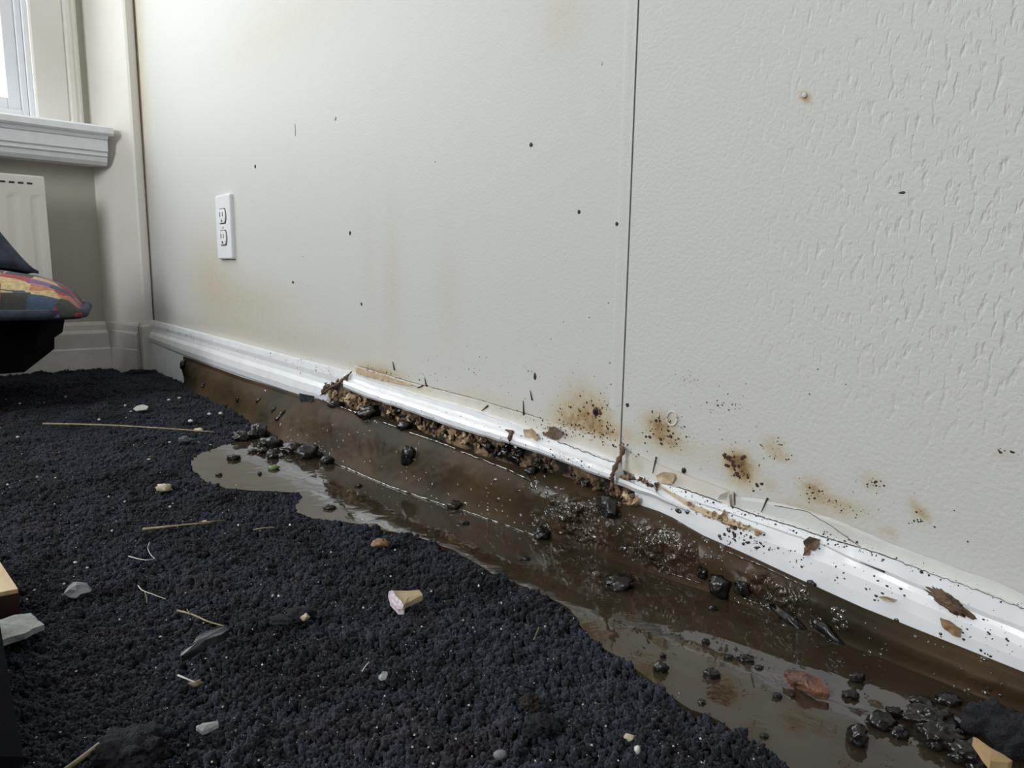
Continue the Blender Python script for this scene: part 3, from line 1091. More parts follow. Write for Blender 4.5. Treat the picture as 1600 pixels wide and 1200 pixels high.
def stuck(name, px, py, w, h, m, depth=0.6, amount=0.45, rot=0.0, parent=None, sub=3, sharp=False, freq=1.6):
    """a lump sticking to the surface seen at (px, py)"""
    SEED[0] += 1
    loc, nor = hit(px, py)
    s = pxsize(loc)
    rx, rz = w * s / 2, h * s / 2
    me = blob_mesh(name, (rx, min(rx, rz) * depth, rz), SEED[0] * 1.37, amount, m, sub, sharp, freq)
    o = bpy.data.objects.new(name, me)
    q = nor.to_track_quat('-Y', 'Z')
    o.rotation_mode = 'QUATERNION'
    o.rotation_quaternion = q @ Matrix.Rotation(rot, 3, 'Y').to_quaternion()
    o.location = loc + nor * min(rx, rz) * depth * 0.35
    return link(o, parent)


def tube(name, pts, rads, m, parent=None, sides=7):
    pts = [Vector(tuple(p)) for p in pts]
    vv = []
    for i, p in enumerate(pts):
        t = (pts[min(i + 1, len(pts) - 1)] - pts[max(i - 1, 0)]).normalized()
        a_ = t.cross(Vector((0, 0, 1)))
        if a_.length < 1e-4:
            a_ = t.cross(Vector((0, 1, 0)))
        a_.normalize()
        b_ = t.cross(a_)
        rr = rads[i] if isinstance(rads, (list, tuple)) else rads
        for k in range(sides):
            th = 2 * math.pi * k / sides
            vv.append(p + (a_ * math.cos(th) + b_ * math.sin(th)) * rr)
    ff = gridfaces(len(pts), sides, closed=True) + [tuple(range(sides)), tuple(range((len(pts) - 1) * sides, len(pts) * sides))]
    return fixn(mesh(name, vv, ff, m, parent, True))


def smoothline(P, n):
    P = [np.array(p, float) for p in P]
    if len(P) == 2:
        return [P[0] + (P[1] - P[0]) * i / (n - 1) for i in range(n)]
    out = []
    for i in range(n):
        t = i / (n - 1) * (len(P) - 1)
        k = min(int(t), len(P) - 2)
        u_ = t - k
        p0, p1, p2, p3 = P[max(k - 1, 0)], P[k], P[k + 1], P[min(k + 2, len(P) - 1)]
        out.append(0.5 * ((2 * p1) + (-p0 + p2) * u_ + (2 * p0 - 5 * p1 + 4 * p2 - p3) * u_ ** 2 + (-p0 + 3 * p1 - 3 * p2 + p3) * u_ ** 3))
    return out


def stalk(name, line, wpx, m, z=GZ + 0.002, parent=None, n=14, taper=0.5):
    """a thin stalk lying on the carpet; line of (px, py[, lift])"""
    pts = smoothline([F(p[0], p[1], z + (p[2] if len(p) > 2 else 0)) for p in line], n)
    rads = [pxsize(p) * wpx / 2 * (1 - (1 - taper) * i / (n - 1)) for i, p in enumerate(pts)]
    return tube(name, pts, rads, m, parent)


def roughen(o, amp):
    if amp > 0:
        bm = bmesh.new()
        bm.from_mesh(o.data)
        bmesh.ops.subdivide_edges(bm, edges=list(bm.edges), cuts=2, use_grid_fill=True)
        for v in bm.verts:
            p = o.matrix_basis @ v.co
            v.co += amp * Vector((nz(p, 190, 1), nz(p, 190, 5), nz(p, 150, 9)))
        bm.to_mesh(o.data)
        bm.free()
    return o


def flake(name, outline, m, z=GZ, t=0.002, lift=None, parent=None, warp=0.0006, ragged=0.0008):
    """a flat broken piece lying on the carpet: outline in pixels, own thickness, gently warped"""
    top = []
    for i, (x, y) in enumerate(outline):
        dz = lift[i] if lift else 0.0
        p = F(x, y, z + t + dz)
        top.append(p)
    c = sum(top) / len(top)
    c[2] += warp * 2
    n = len(top)
    vv = list(top) + [p - np.array([0, 0, t]) for p in top] + [c, c - np.array([0, 0, t])]
    ff = []
    for i in range(n):
        j = (i + 1) % n
        ff += [(i, j, 2 * n), (n + j, n + i, 2 * n + 1), (i, n + i, n + j, j)]
    return roughen(fixn(mesh(name, vv, ff, m, parent)), ragged)


def peel(name, outline, m, curl=0.003, t=0.0008, parent=None, out=0.0005):
    """a flake hanging on the wall or board: outline in pixels, edges curling away"""
    loc, nor = hit(sum(p[0] for p in outline) / len(outline), sum(p[1] for p in outline) / len(outline))
    cen = Vector(loc)
    top = []
    for i, (x, y) in enumerate(outline):
        p = Vector(W(x, y, loc.y - out))
        p += nor * curl * (0.2 + 0.8 * abs(math.sin(i * 1.9 + x)))
        top.append(p)
    n = len(top)
    c = cen + nor * (out + curl * 0.15)
    vv = top + [p + nor * t for p in top] + [c, c + nor * t]
    ff = []
    for i in range(n):
        j = (i + 1) % n
        ff += [(i, j, 2 * n), (n + j, n + i, 2 * n + 1), (i, n + i, n + j, j)]
    return roughen(fixn(mesh(name, vv, ff, m, parent)), 0.0012)


def specks(name, spots, m, parent, flat=0.5, seed=1):
    """many tiny flecks, joined: spots of (px, py, size px)"""
    rnd = random.Random(seed)
    vv, ff = [], []
    for px, py, s in spots:
        loc, nor = hit(px, py)
        k = pxsize(loc) * s / 2
        a_ = nor.cross(Vector((0.2, 0.1, 1))).normalized()
        b_ = nor.cross(a_)
        o = len(vv)
        th0 = rnd.random() * 6
        st = rnd.uniform(0.6, 1.5)
        for i in range(6):
            th = th0 + i * math.pi / 3
            rr = k * rnd.uniform(0.6, 1.25)
            vv.append(loc + a_ * math.cos(th) * rr * st + b_ * math.sin(th) * rr + nor * 0.0001)
        vv.append(loc + nor * (k * flat + 0.0001))
        for i in range(6):
            ff.append((o + i, o + (i + 1) % 6, o + 6))
    ob = mesh(name, vv, ff, m, parent)
    ob['kind'] = 'stuff'
    return ob


def cluster(cx, cy, sx_, sy_, n, s0, s1, seed, slant=0.0):
    rnd = random.Random(seed)
    out = []
    for _ in range(n):
        dx = rnd.gauss(0, sx_)
        out.append((cx + dx, cy + rnd.gauss(0, sy_) + slant * dx, s0 + (s1 - s0) * rnd.random() ** 2.5))
    return out


# ------------------------------------------------------------------ outlet
oc = (W(341, 305, 0) + W(371, 403, 0)) / 2
ox, oz = 0.497, float((W(352, 305, -0.006)[2] + W(354, 403, -0.006)[2]) / 2)
out = tag(empty('wall_outlet', (ox, 0, oz)), 'white double power outlet with cover plate on the stained wall', 'outlet')
bm = bmesh.new()
bmesh.ops.create_cube(bm, size=1.0)
for v in bm.verts:
    top = v.co.y < 0
    v.co = Vector((v.co.x * 0.072, -0.0075 if top else 0.0, v.co.z * 0.116))
bmesh.ops.bevel(bm, geom=[e for e in bm.edges if all(v.co.y < -0.001 for v in e.verts) or abs(e.verts[0].co.y - e.verts[1].co.y) > 0.001], offset=0.0035, segments=3, profile=0.6, affect='EDGES')
me = bpy.data.meshes.new('cover_plate')
bm.to_mesh(me)
bm.free()
me.materials.append(M['plastic'])
pltt = bpy.data.objects.new('cover_plate', me)
pltt.location = (ox, 0, oz)
link(pltt, out)
for s in (1, -1):
    n = 24
    cz = oz + s * 0.0195
    ring = []
    for k in range(n):
        th = 2 * math.pi * k / n
        ring.append((0.0172 * math.cos(th), max(-0.0125, min(0.0125, 0.0172 * math.sin(th)))))
    vv = [(ox + x * 1.13, -0.0070, cz + z * 1.13) for x, z in ring] + [(ox + x * 1.13, -0.0078, cz + z * 1.13) for x, z in ring]
    g_ = fixn(mesh('gap_ring', vv, gridfaces(2, n, closed=True) + [tuple(range(n)), tuple(range(n, 2 * n))], M['slot'], out))
    vv = [(ox + x, -0.0070, cz + z) for x, z in ring] + [(ox + x, -0.0094, cz + z) for x, z in ring] + [(ox + x * .94, -0.0098, cz + z * .94) for x, z in ring]
    rc = fixn(mesh('receptacle', vv, gridfaces(3, n, closed=True) + [tuple(range(n)), tuple(range(2 * n, 3 * n))], M['plastic'], out))
    for dx, hh in ((-0.0062, 0.0085), (0.0062, 0.0072)):
        box('slot', (ox + dx - 0.0012, -0.0102, cz + 0.002 - hh / 2 + 0.001), (ox + dx + 0.0012, -0.0096, cz + 0.002 + hh / 2 + 0.001), M['slot'], rc)
    box('ground_hole', (ox - 0.0022, -0.0102, cz - 0.0105), (ox + 0.0022, -0.0096, cz - 0.0062), M['slot'], rc)
fixn(tube('screw', [(ox, -0.0070, oz), (ox, -0.0090, oz)], 0.0026, M['plastic'], out, 12))

# ------------------------------------------------------------------ bench corner with cushion and cloth at the left
bench = tag(empty('low_bench', (0.10, -0.62, GZ)), 'black low bench under the patchwork cushion, at the left edge', 'bench')
BX = 0.10
c0 = L(85, 545, BX)          # lower right corner
c1 = L(105, 485, BX)         # upper right corner
prof = [(c0[1], c0[2]), (c0[1] + 0.002, c0[2] + 0.026), (c1[1] - 0.012, c0[2] + 0.034), (c1[1] - 0.006, c1[2] - 0.02), (c1[1], c1[2])]
prof = prof + [(-0.95, c1[2] + 0.004), (-0.95, c0[2] - 0.006)]
vv = [(BX, y, z) for y, z in prof] + [(BX + 0.36, y - 0.10, z) for y, z in prof]
npf = len(prof)
ff = [(i, (i + 1) % npf, npf + (i + 1) % npf, npf + i) for i in range(npf)] + [tuple(range(npf)), tuple(range(2 * npf - 1, npf - 1, -1))]
fixn(mesh('seat_base', vv, ff, M['black'], bench))
for lx, ly in ((0.13, -0.42), (0.40, -0.56), (0.13, -0.85), (0.40, -0.85)):
    box('leg', (lx, ly - 0.04, 0.004), (lx + 0.04, ly, c0[2] + 0.02), M['black'], bench, 0.003)
# patchwork cushion: squashed rounded pad with piping
cb = c1[2] - 0.004
tp = L(0, 430, BX + 0.05)
cy0 = float(c1[1]) - 0.004
bm = bmesh.new()
bmesh.ops.create_grid(bm, x_segments=24, y_segments=36, size=1.0)
DX, DY = 0.18, 0.34
for v in bm.verts:
    a_, b_ = v.co.x, v.co.y
    ex = (1 - abs(a_) ** 3.2) ** 0.6 if abs(a_) < 1 else 0
    ey = (1 - abs(b_) ** 5.0) ** 0.62 if abs(b_) < 1 else 0
    v.co = Vector((a_ * DX, b_ * DY, 0.072 * ex * ey + 0.004 * noise.noise(Vector((a_ * 4, b_ * 6, 0)))))
geom = bmesh.ops.extrude_face_region(bm, geom=list(bm.faces))
for g in geom['geom']:
    if isinstance(g, bmesh.types.BMVert):
        g.co.z = -0.006 + 0.004 * 0
bmesh.ops.recalc_face_normals(bm, faces=bm.faces)
me = bpy.data.meshes.new('cushion_cover')
bm.to_mesh(me)
bm.free()
me.materials.append(M['patch'])
me.polygons.foreach_set('use_smooth', [True] * len(me.polygons))
cush = tag(empty('patchwork_cushion', (BX + 0.17, cy0 - DY, cb + 0.020)), 'multicoloured patchwork cushion with dark piping on the black bench', 'cushion')
cc = bpy.data.objects.new('cushion_cover', me)
cc.location = cush.location
cc.rotation_euler.z = -0.22
link(cc, cush)
pts = []
ca, sa = math.cos(-0.22), math.sin(-0.22)
for k in range(65):
    th = 2 * math.pi * k / 64
    c_, s_ = math.cos(th), math.sin(th)
    e = 0.22
    X_, Y_ = DX * math.copysign(abs(c_) ** e, c_), DY * math.copysign(abs(s_) ** e, s_)
    pts.append((cush.location.x + X_ * ca - Y_ * sa, cush.location.y + X_ * sa + Y_ * ca, cb + 0.019))
tube('piping', pts, 0.009, M['navy'], cush)
# dark cloth folded behind the cushion
n, m_ = 26, 18
vv, vv2 = [], []


def cushion_top(x, y):
    dx_, dy_ = x - cush.location.x, y - cush.location.y
    a_ = (dx_ * ca + dy_ * sa) / DX
    b_ = (-dx_ * sa + dy_ * ca) / DY
    if abs(a_) >= 1 or abs(b_) >= 1:
        return cb + 0.030
    return cush.location.z + 0.072 * (1 - abs(a_) ** 3.2) ** 0.6 * (1 - abs(b_) ** 5.0) ** 0.62 + 0.005


for i in range(n):
    for j in range(m_):
        a_, b_ = i / (n - 1), j / (m_ - 1)
        prof_ = math.sin(math.pi * (0.06 + 0.9 * b_))
        x = 0.15 + 0.13 * b_
        y = -0.288 - 0.26 * a_ + 0.02 * b_
        h_ = 0.105 * min(1.0, (a_ * 3.4) ** 0.7)
        zb = cushion_top(x, y)
        vv.append((x, y, zb + 0.006 + h_ * prof_ + 0.007 * math.sin(a_ * 22 + b_ * 5) * prof_))
        vv2.append((x, y, zb))
nn = len(vv)
ff = gridfaces(n, m_) + [f[::-1] for f in gridfaces(n, m_, nn)]
for i in range(n - 1):
    ff += [(i * m_, (i + 1) * m_, nn + (i + 1) * m_, nn + i * m_), ((i + 1) * m_ - 1, (i + 2) * m_ - 1, nn + (i + 2) * m_ - 1, nn + (i + 1) * m_ - 1)]
for j in range(m_ - 1):
    ff += [(j, j + 1, nn + j + 1, nn + j), ((n - 1) * m_ + j, (n - 1) * m_ + j + 1, nn + (n - 1) * m_ + j + 1, nn + (n - 1) * m_ + j)]
tag(fixn(mesh('folded_cloth', vv + vv2, ff, M['navy'], None, True)), 'dark navy cloth bunched on top of the patchwork cushion', 'cloth')

# ------------------------------------------------------------------ things lying on the carpet
WC = 'pale specks of plaster on the far carpet'
tag(flake('plaster_chip', [(208, 638), (216, 633), (224, 632), (232, 635), (229, 639), (219, 640), (213, 641)], M['white_chip']), 'largest white plaster chip on far carpet, above the long straw', 'chip', WC)
for (x, y, w, lab) in ((264, 625, 6, 'small white chip left of a twin, near the bare end of the baseboard'), (280, 622, 6, 'small white chip right of a twin, near the bare end of the baseboard'),
                       (327, 647, 7, 'white chip between the sludge and the far end of the straw, left one'), (345, 646, 8, 'white chip closest to the left sludge edge on far carpet'),
                       (298, 658, 9, 'oval white chip just above the far end of the straw'), (265, 691, 5, 'tiny white bead left of the dark pebble below the straw'),
                       (233, 718, 6, 'white grain on carpet above the cream stone'), (28, 683, 6, 'lone white grain under the near end of the long straw'), (118, 879, 7, 'white grain on the carpet above the grey angular rock')):
    tag(lump('plaster_chip', x, y, w, w * 0.6, M['white_chip'], amount=0.3, sub=1, sink=0.1), lab, 'chip', WC)
tag(stalk('straw', [(67, 662, .004), (160, 664, .006), (250, 669, .004), (335, 675, 0)], 3.0, M['straw'], taper=0.6), 'long thin dry straw lying across the far carpet', 'straw')
tag(lump('seed_husk', 310, 672, 15, 8, M['cream_stone'], amount=0.5, sub=2), 'pale yellow seed husk at the far end of the long straw', 'seed')
tag(lump('dark_pebble', 290, 687, 20, 12, M['dark_stone']), 'dark pebble on the carpet below the end of the long straw', 'pebble')
tag(lump('cream_stone', 256, 761, 24, 14, M['cream_stone'], amount=0.4), 'lumpy cream stone on the carpet left of the puddle tip', 'stone')
tw = tag(empty('olive_sprig', F(290, 821, GZ)), 'thin olive stem with a dark frayed tip, below the cream stone', 'stem')
stalk('stalk', [(223, 827, .002), (270, 822, .004), (318, 817, .003)], 4.2, M['straw'], parent=tw)
stalk('frayed_tip', [(312, 818, .003), (330, 816, .004), (352, 813, .002)], 7.0, M['twig'], parent=tw, taper=0.25)
lump('bud', 320, 815, 9, 6, M['cream_stone'], parent=tw, sub=2)
tag(stalk('straw', [(396, 828), (412, 825), (429, 824)], 2.4, M['straw']), 'short bent straw bit on the carpet right of the olive stem', 'straw')
fb = tag(empty('white_fibre', F(235, 872, GZ)), 'white curled fibre in a hook shape on the carpet', 'fibre')
stalk('strand', [(201, 869), (215, 873, .001), (230, 875, .001), (242, 873)], 1.7, M['pale_fibre'], parent=fb)
stalk('strand', [(242, 873), (235, 866, .003), (231, 856, .005), (234, 847, .004)], 1.5, M['pale_fibre'], parent=fb)
fb = tag(empty('white_fibre', F(238, 927, GZ)), 'fine forked fibre on the carpet between grey rock and dead twig', 'fibre')
stalk('strand', [(216, 915), (222, 922, .001), (240, 929, .001), (259, 936)], 1.7, M['pale_fibre'], parent=fb)
stalk('strand', [(226, 925), (229, 934), (229, 943)], 1.3, M['straw'], parent=fb)
rk = tag(lump('grey_rock', 122, 920, 40, 26, M['grey_stone'], amount=0.35, sharp=True, sub=2), 'angular grey rock with a pale top, left on the carpet', 'rock')
tg = tag(empty('dead_twig', F(315, 966, GZ)), 'bare forked twig above the dark slate fragment', 'twig')
stalk('stem', [(277, 954, .004), (300, 960, .006), (325, 971, .007), (350, 978, .006)], 3.4, M['straw'], parent=tg)
stalk('fork', [(298, 960, .006), (294, 955, .008), (292, 951, .009)], 2.0, M['straw'], parent=tg)
tag(flake('slate_fragment', [(281, 1018), (300, 1008), (310, 992), (322, 985), (352, 978), (357, 984), (345, 992), (322, 1000), (305, 1014), (284, 1024)], M['slate'], t=0.005,
          lift=[0, .003, .006, .007, .008, .006, .005, .004, .001, 0]), 'dark jagged slate fragment tilted up on the carpet', 'fragment')
bd = tag(empty('budded_twig', F(298, 1062, GZ)), 'small twig ending in a greenish bud, below the slate fragment', 'twig')
stalk('stem', [(278, 1055, .004), (290, 1060, .004), (305, 1066, .003)], 3.4, M['pale_fibre'], parent=bd)
lump('bud', 306, 1067, 20, 9, M['twig'], parent=bd, sub=2, amount=0.8)
sh = tag(empty('shell_scrap', F(325, 1138, GZ)), 'grey and white scrap of shell near the bottom of the carpet', 'scrap')
flake('body', [(308, 1137), (318, 1130), (340, 1126), (343, 1132), (330, 1138), (316, 1143)], M['plaster'], parent=sh, t=0.002, lift=[.002, .003, .003, .002, .001, .001])
lump('white_tip', 312, 1137, 11, 9, M['white_chip'], parent=sh, sub=2, z=GZ + .002)
tag(lump('dark_fluff', 203, 1168, 108, 62, M['fluff'], amount=0.32, sink=0.2, sub=5, freq=2.2), 'large rounded dark clump of fluff at the bottom left', 'clump')
tag(stalk('reed_stick', [(98, 1206, .004), (128, 1184, .007), (156, 1162, .010)], 9.0, M['straw'], taper=0.85), 'pale yellow reed stick leaning against the dark fluff clump', 'stick')
tag(lump('brown_pebble', 594, 848, 26, 13, M['brown_stone'], amount=0.5), 'rust brown pebble on the carpet near the puddle edge', 'pebble')
sd = tag(empty('tile_shard', F(632, 940, GZ)), 'triangular tan tile shard with a sparkling pink broken edge', 'shard')
flake('glazed_face', [(611, 923), (654, 922), (660, 930), (633, 943), (629, 950)], M['tile_tan'], t=0.0035, parent=sd, lift=[.008, .006, .004, .002, .002], warp=0)
flake('broken_edge', [(607, 924), (613, 923), (631, 945), (630, 951), (622, 952), (610, 938)], M['tile_break'], t=0.004, parent=sd, lift=[.008, .009, .003, .001, .000, .003], warp=0.0004)
dk = tag(empty('dirt_clod', F(470, 962, GZ)), 'low black dirt clod with a cream crumb, left of the tile shard', 'clod')
lump('clod', 470, 958, 36, 26, M['fluff'], parent=dk, amount=0.6)
lump('clod', 440, 968, 40, 12, M['fluff'], parent=dk, amount=0.5)
lump('cream_crumb', 477, 963, 12, 13, M['cream_stone'], parent=dk, sub=2, amount=0.7, z=GZ + .003)
tag(flake('plaster_flake', [(-30, 972), (2, 968), (24, 960), (48, 958), (58, 968), (69, 976), (52, 982), (40, 990), (24, 994), (2, 1001), (-34, 1012)], M['plaster'], t=0.004, lift=[.002, .002, .003, .004, .004, .003, .003, .002, .002, .002, .002], warp=0.001),
    'flat grey plaster flake with ragged outline at the left edge', 'flake')
pk = tag(empty('wood_offcut', F(10, 940, GZ)), 'square cut wooden offcut with light top at the left edge', 'wood')
zt = GZ + 0.016
tq = [F(28, 920, zt), F(-8, 866, zt), F(-150, 880, zt), F(-150, 955, zt)]
vv = [tuple(p) for p in tq] + [(p[0], p[1], zt - 0.003) for p in tq]
fixn(mesh('pale_top', vv, [(0, 1, 2, 3), (7, 6, 5, 4)] + [(i, (i + 1) % 4, 4 + (i + 1) % 4, 4 + i) for i in range(4)], M['wood'], pk))
vv = [(p[0], p[1], zt - 0.003) for p in tq] + [(p[0], p[1], GZ - 0.004) for p in tq]
fixn(mesh('dark_body', vv, [(0, 1, 2, 3), (7, 6, 5, 4)] + [(i, (i + 1) % 4, 4 + (i + 1) % 4, 4 + i) for i in range(4)], M['wood_dark'], pk))  # body below the top, in a much darker colour
# black upright edge in the lower left corner
fe = tag(empty('black_box', F(-10, 1150, GZ)), 'black box edge standing in the lower left corner', 'box')
q0, q1 = F(34, 1215, 0.012), F(2, 1020, 0.012)
dr = (q1 - q0)
q1 = q0 + dr * 1.05
sidev = np.array([-ROT[0, 0], -ROT[1, 0], 0]) * 0.10
bt = [q0 - dr * 0.3, q1, q1 + sidev, q0 - dr * 0.3 + sidev]
vv = [tuple(p) for p in bt] + [(p[0] - 0.004, p[1] - 0.004, 0.045) for p in bt]
fixn(mesh('side_wall', vv, [(3, 2, 1, 0)] + [(i, (i + 1) % 4, 4 + (i + 1) % 4, 4 + i) for i in range(4)], M['black'], fe))
vv = [(p[0], p[1], z) for z in (0.0452, 0.049) for p in (bt[0], bt[1], bt[2], bt[3])]
fixn(mesh('lid', vv, [(3, 2, 1, 0), (4, 5, 6, 7)] + [(i, (i + 1) % 4, 4 + (i + 1) % 4, 4 + i) for i in range(4)], M['black'], fe))
tag(lump('brown_tuft', 829, 1096, 30, 24, M['tuft'], amount=0.6, sub=4, freq=3.0), 'small brown dirt tuft on the carpet near the bottom middle', 'tuft')
tag(lump('dark_tuft', 845, 1130, 42, 30, M['fluff'], amount=0.6, sub=4, freq=3.0), 'dark fuzzy tuft just below the brown dirt tuft', 'tuft')
tag(lump('tan_crumb', 983, 1151, 18, 9, M['cream_stone'], amount=0.5, sub=2), 'tan crumb on the carpet near the bottom, right of the tufts', 'crumb')
tag(lump('white_crumb', 996, 1170, 10, 14, M['white_chip'], amount=0.4, sub=2), 'white upright crumb just under the tan crumb', 'crumb')
tag(lump('grey_bead', 781, 1178, 22, 16, M['grey_stone'], amount=0.2, sub=2), 'round grey bead at the very bottom of the carpet', 'bead')
tag(flake('pale_chip', [(592, 1055), (598, 1048), (606, 1049), (603, 1057), (595, 1059)], M['plaster'], t=0.002, lift=[0, .004, .004, .001, 0]), 'pale blue grey chip standing in the pile, below the tile shard', 'chip')
tag(stalk('grass_bit', [(566, 1049, .0), (571, 1041, .003), (577, 1034, .004)], 2.4, M['pale_fibre']), 'short pale grass bit left of the blue grey chip', 'straw')
tag(stalk('grass_bit', [(834, 1000, .0), (838, 990, .003), (842, 980, .004)], 2.2, M['straw']), 'short grass bit upright in the pile near the puddle edge', 'straw')

# fine white grit all over the carpet
rnd = random.Random(3)
vv, ff = [], []
cnt = 0
while cnt < 420:
    x, y = rnd.uniform(0, 1250), 600 + 600 * rnd.random() ** 0.8
    p = F(x, y, GZ)
    if p[0] < 0.02 or in_poly(np.array([p[0]]), np.array([p[1]]), PUD)[0] or y < 620 or p[1] > -0.05:
        continue
    if any(p[1] > np.interp(p[0], foot[:, 0], foot[:, 1]) - 0.005 for _ in (0,)):
        continue
    cnt += 1
    s = pxsize(p) * rnd.choice([0.7, 0.8, 1.0, 1.0, 1.3, 2.2])
    o = len(vv)
    for dv in ((1, 0, 0), (-1, 0, 0), (0, 1, 0), (0, -1, 0), (0, 0, 1), (0, 0, -1)):
        vv.append(p + np.array(dv) * s * rnd.uniform(0.6, 1.3) + np.array([0, 0, 0.0005]))
    ff += [(o, o + 2, o + 4), (o + 2, o + 1, o + 4), (o + 1, o + 3, o + 4), (o + 3, o, o + 4), (o + 2, o, o + 5), (o + 1, o + 2, o + 5), (o + 3, o + 1, o + 5), (o, o + 3, o + 5)]
tag(mesh('white_grit', vv, ff, M['grit']), 'fine white grit sprinkled all over the dark carpet', 'grit', kind='stuff')

# ------------------------------------------------------------------ clumps in and along the puddle
CL = 'wet black clumps along the water line'
for (x, y, w, h, lab) in (
        (376, 682, 27, 20, 'round black clump at the head of the puddle, leftmost of the row'),
        (424, 691, 32, 20, 'smooth dark oval stone between the ribbed clump and the puddle'),
        (411, 704, 14, 12, 'small black nub in the water before the oval stone'),
        (426, 710, 17, 17, 'upright black nub right of the smaller nub in the puddle'),
        (395, 704, 14, 7, 'low dark nub in the water left of two nubs'),
        (365, 714, 20, 11, 'black lump alone in the left puddle tip'),
        (458, 700, 36, 22, 'glinting blue black clod in the row along the water line'),
        (481, 707, 36, 26, 'largest glossy black clod in the row along the water line'),
        (511, 719, 20, 18, 'last black clod at the right end of the row'),
        (711, 788, 24, 15, 'black clump at the foot of the sludge, below the hanging chunk'),
        (845, 834, 26, 22, 'black clump at the foot of the sludge under the splash'),
        (966, 908, 46, 24, 'big black clump standing in the middle of the puddle'),
        (1032, 1042, 22, 20, 'black clump with a white glint in the pale water, nearer the carpet'),
        (1112, 1052, 26, 16, 'black flat clump in the pale water right of the glinting one'),
        (1036, 1024, 9, 9, 'tiny black lump just behind the glinting clump'),
        (1103, 1002, 12, 9, 'small dark lump where brown and pale water meet'),
        (1166, 1028, 24, 10, 'low dark lump in the pale water left of the bark strip'),
        (1138, 1026, 12, 9, 'small dark nub left of the low dark lump'),
        (1114, 950, 12, 10, 'small glinting bead of mud in the brown water'),
        (1214, 1086, 14, 10, 'small dark lump in the pale water below the bark strip'),
        (1096, 1096, 12, 8, 'small black lump in the water close to the carpet edge'),
        (1238, 1086, 7, 7, 'tiny dark lump under the middle of the bark strip'),
        (1186, 1042, 12, 6, 'thin dark lump right of the low dark lump'),
        (342, 741, 10, 6, 'small dark fleck in the pale tip of the puddle'),
        (406, 739, 6, 6, 'tiny black dot in the rippled part of the left puddle'),
        (515, 792, 18, 8, 'brown lump in the water by the carpet notch'),
        (560, 758, 12, 6, 'dark fleck on the water close under the sludge'),
        (1194, 1149, 12, 7, 'dark crumb in the water near the lower carpet edge'),
        (725, 816, 16, 6, 'brown floating fleck below the foot clump'),
        (820, 872, 16, 5, 'long brown floating fleck in mid puddle')):
    tag(lump('mud_clump', x, y, w, h, M['clump'], z=ZP, amount=0.55, freq=2.0), lab, 'mud clump', CL)
rb = tag(empty('ribbed_clump', F(404, 672, ZP)), 'ribbed glossy black clump standing at the head of the puddle', 'mud clump', CL)
for k, (x, y, w, h) in enumerate(((396, 678, 22, 20), (402, 670, 22, 20), (408, 674, 22, 28))):
    lump('lobe', x, y, w, h, M['clump'], z=ZP, parent=rb, amount=0.4)
tag(lump('green_seed', 427, 730, 18, 9, M['green'], z=ZP, amount=0.25, sub=2), 'small bright green seed floating in the left puddle', 'seed')
tag(lump('mud_bubble', 932, 895, 17, 14, M['bubble'], z=ZP, amount=0.1, sub=2, sink=0.4), 'round brown bubble of mud left of the big puddle clump', 'bubble')
bkk = [(1224, 1050), (1236, 1044), (1252, 1048), (1270, 1056), (1284, 1066), (1298, 1076), (1296, 1084), (1280, 1082), (1262, 1074), (1246, 1066), (1230, 1060)]
tag(flake('bark_strip', bkk, M['bark'], z=ZP, t=0.004, lift=[.003, .005, .005, .005, .004, .003, .001, .001, .002, .001, .001], warp=0.002, ragged=0.0018), 'curled red brown bark strip lying in the pale puddle water', 'bark')
# heap at the lower right
HP = 'mud clods heaped at the lower right'
for (x, y, w, h, lab) in (
        (1339, 1058, 22, 18, 'glossy clod just right of the bark strip'),
        (1330, 1085, 24, 14, 'flat dark clod below the glossy clod by the bark strip'),
        (1340, 1148, 28, 40, 'upright clod in the pale water, lowest and leftmost of the heap'),
        (1376, 1124, 40, 28, 'knobbly clod between the upright clod and the big heap'),
        (1405, 1145, 28, 20, 'small clod at the near side of the knobbly clod'),
        (1398, 1112, 26, 18, 'dark clod behind the knobbly clod'),
        (1452, 1120, 70, 40, 'large knobbly clod with wet glints in the lower right heap'),
        (1470, 1148, 62, 44, 'wettest big clod facing the water in the lower right heap'),
        (1440, 1096, 34, 18, 'low clod at the back of the heap on the left'),
        (1482, 1092, 36, 18, 'low clod at the back of the heap on the right'),
        (1548, 1124, 80, 60, 'big rough black clod right of the wettest clod'),
        (1595, 1150, 80, 80, 'big rough black clod at the right edge of the photo'),
        (1512, 1176, 60, 40, 'dark clod under the wood splinter at the lower right'),
        (1588, 1056, 30, 24, 'dark clod stuck where sludge meets the right edge')):
    tag(lump('mud_clod', x, y, w, h, M['clump'] if w < 75 else M['fluff'], z=ZP, amount=0.5, freq=2.3, sub=4 if w > 50 else 3), lab, 'mud clod', HP)
tag(flake('wood_splinter', [(1519, 1152), (1528, 1156), (1582, 1188), (1575, 1192), (1546, 1190)], M['wood'], z=ZP + 0.022, t=0.004, lift=[.008, .007, 0, 0, .001], warp=0.001), 'pale pointed wood splinter in the lower right mud heap', 'splinter')
tag(tube('dry_grass', [F(1280, 962, ZP + .012), F(1284, 952, ZP + .018), F(1289, 942, ZP + .022)], 0.0005, M['pale_fibre']), 'pale grass blade sticking up from the sludge at the right', 'straw')

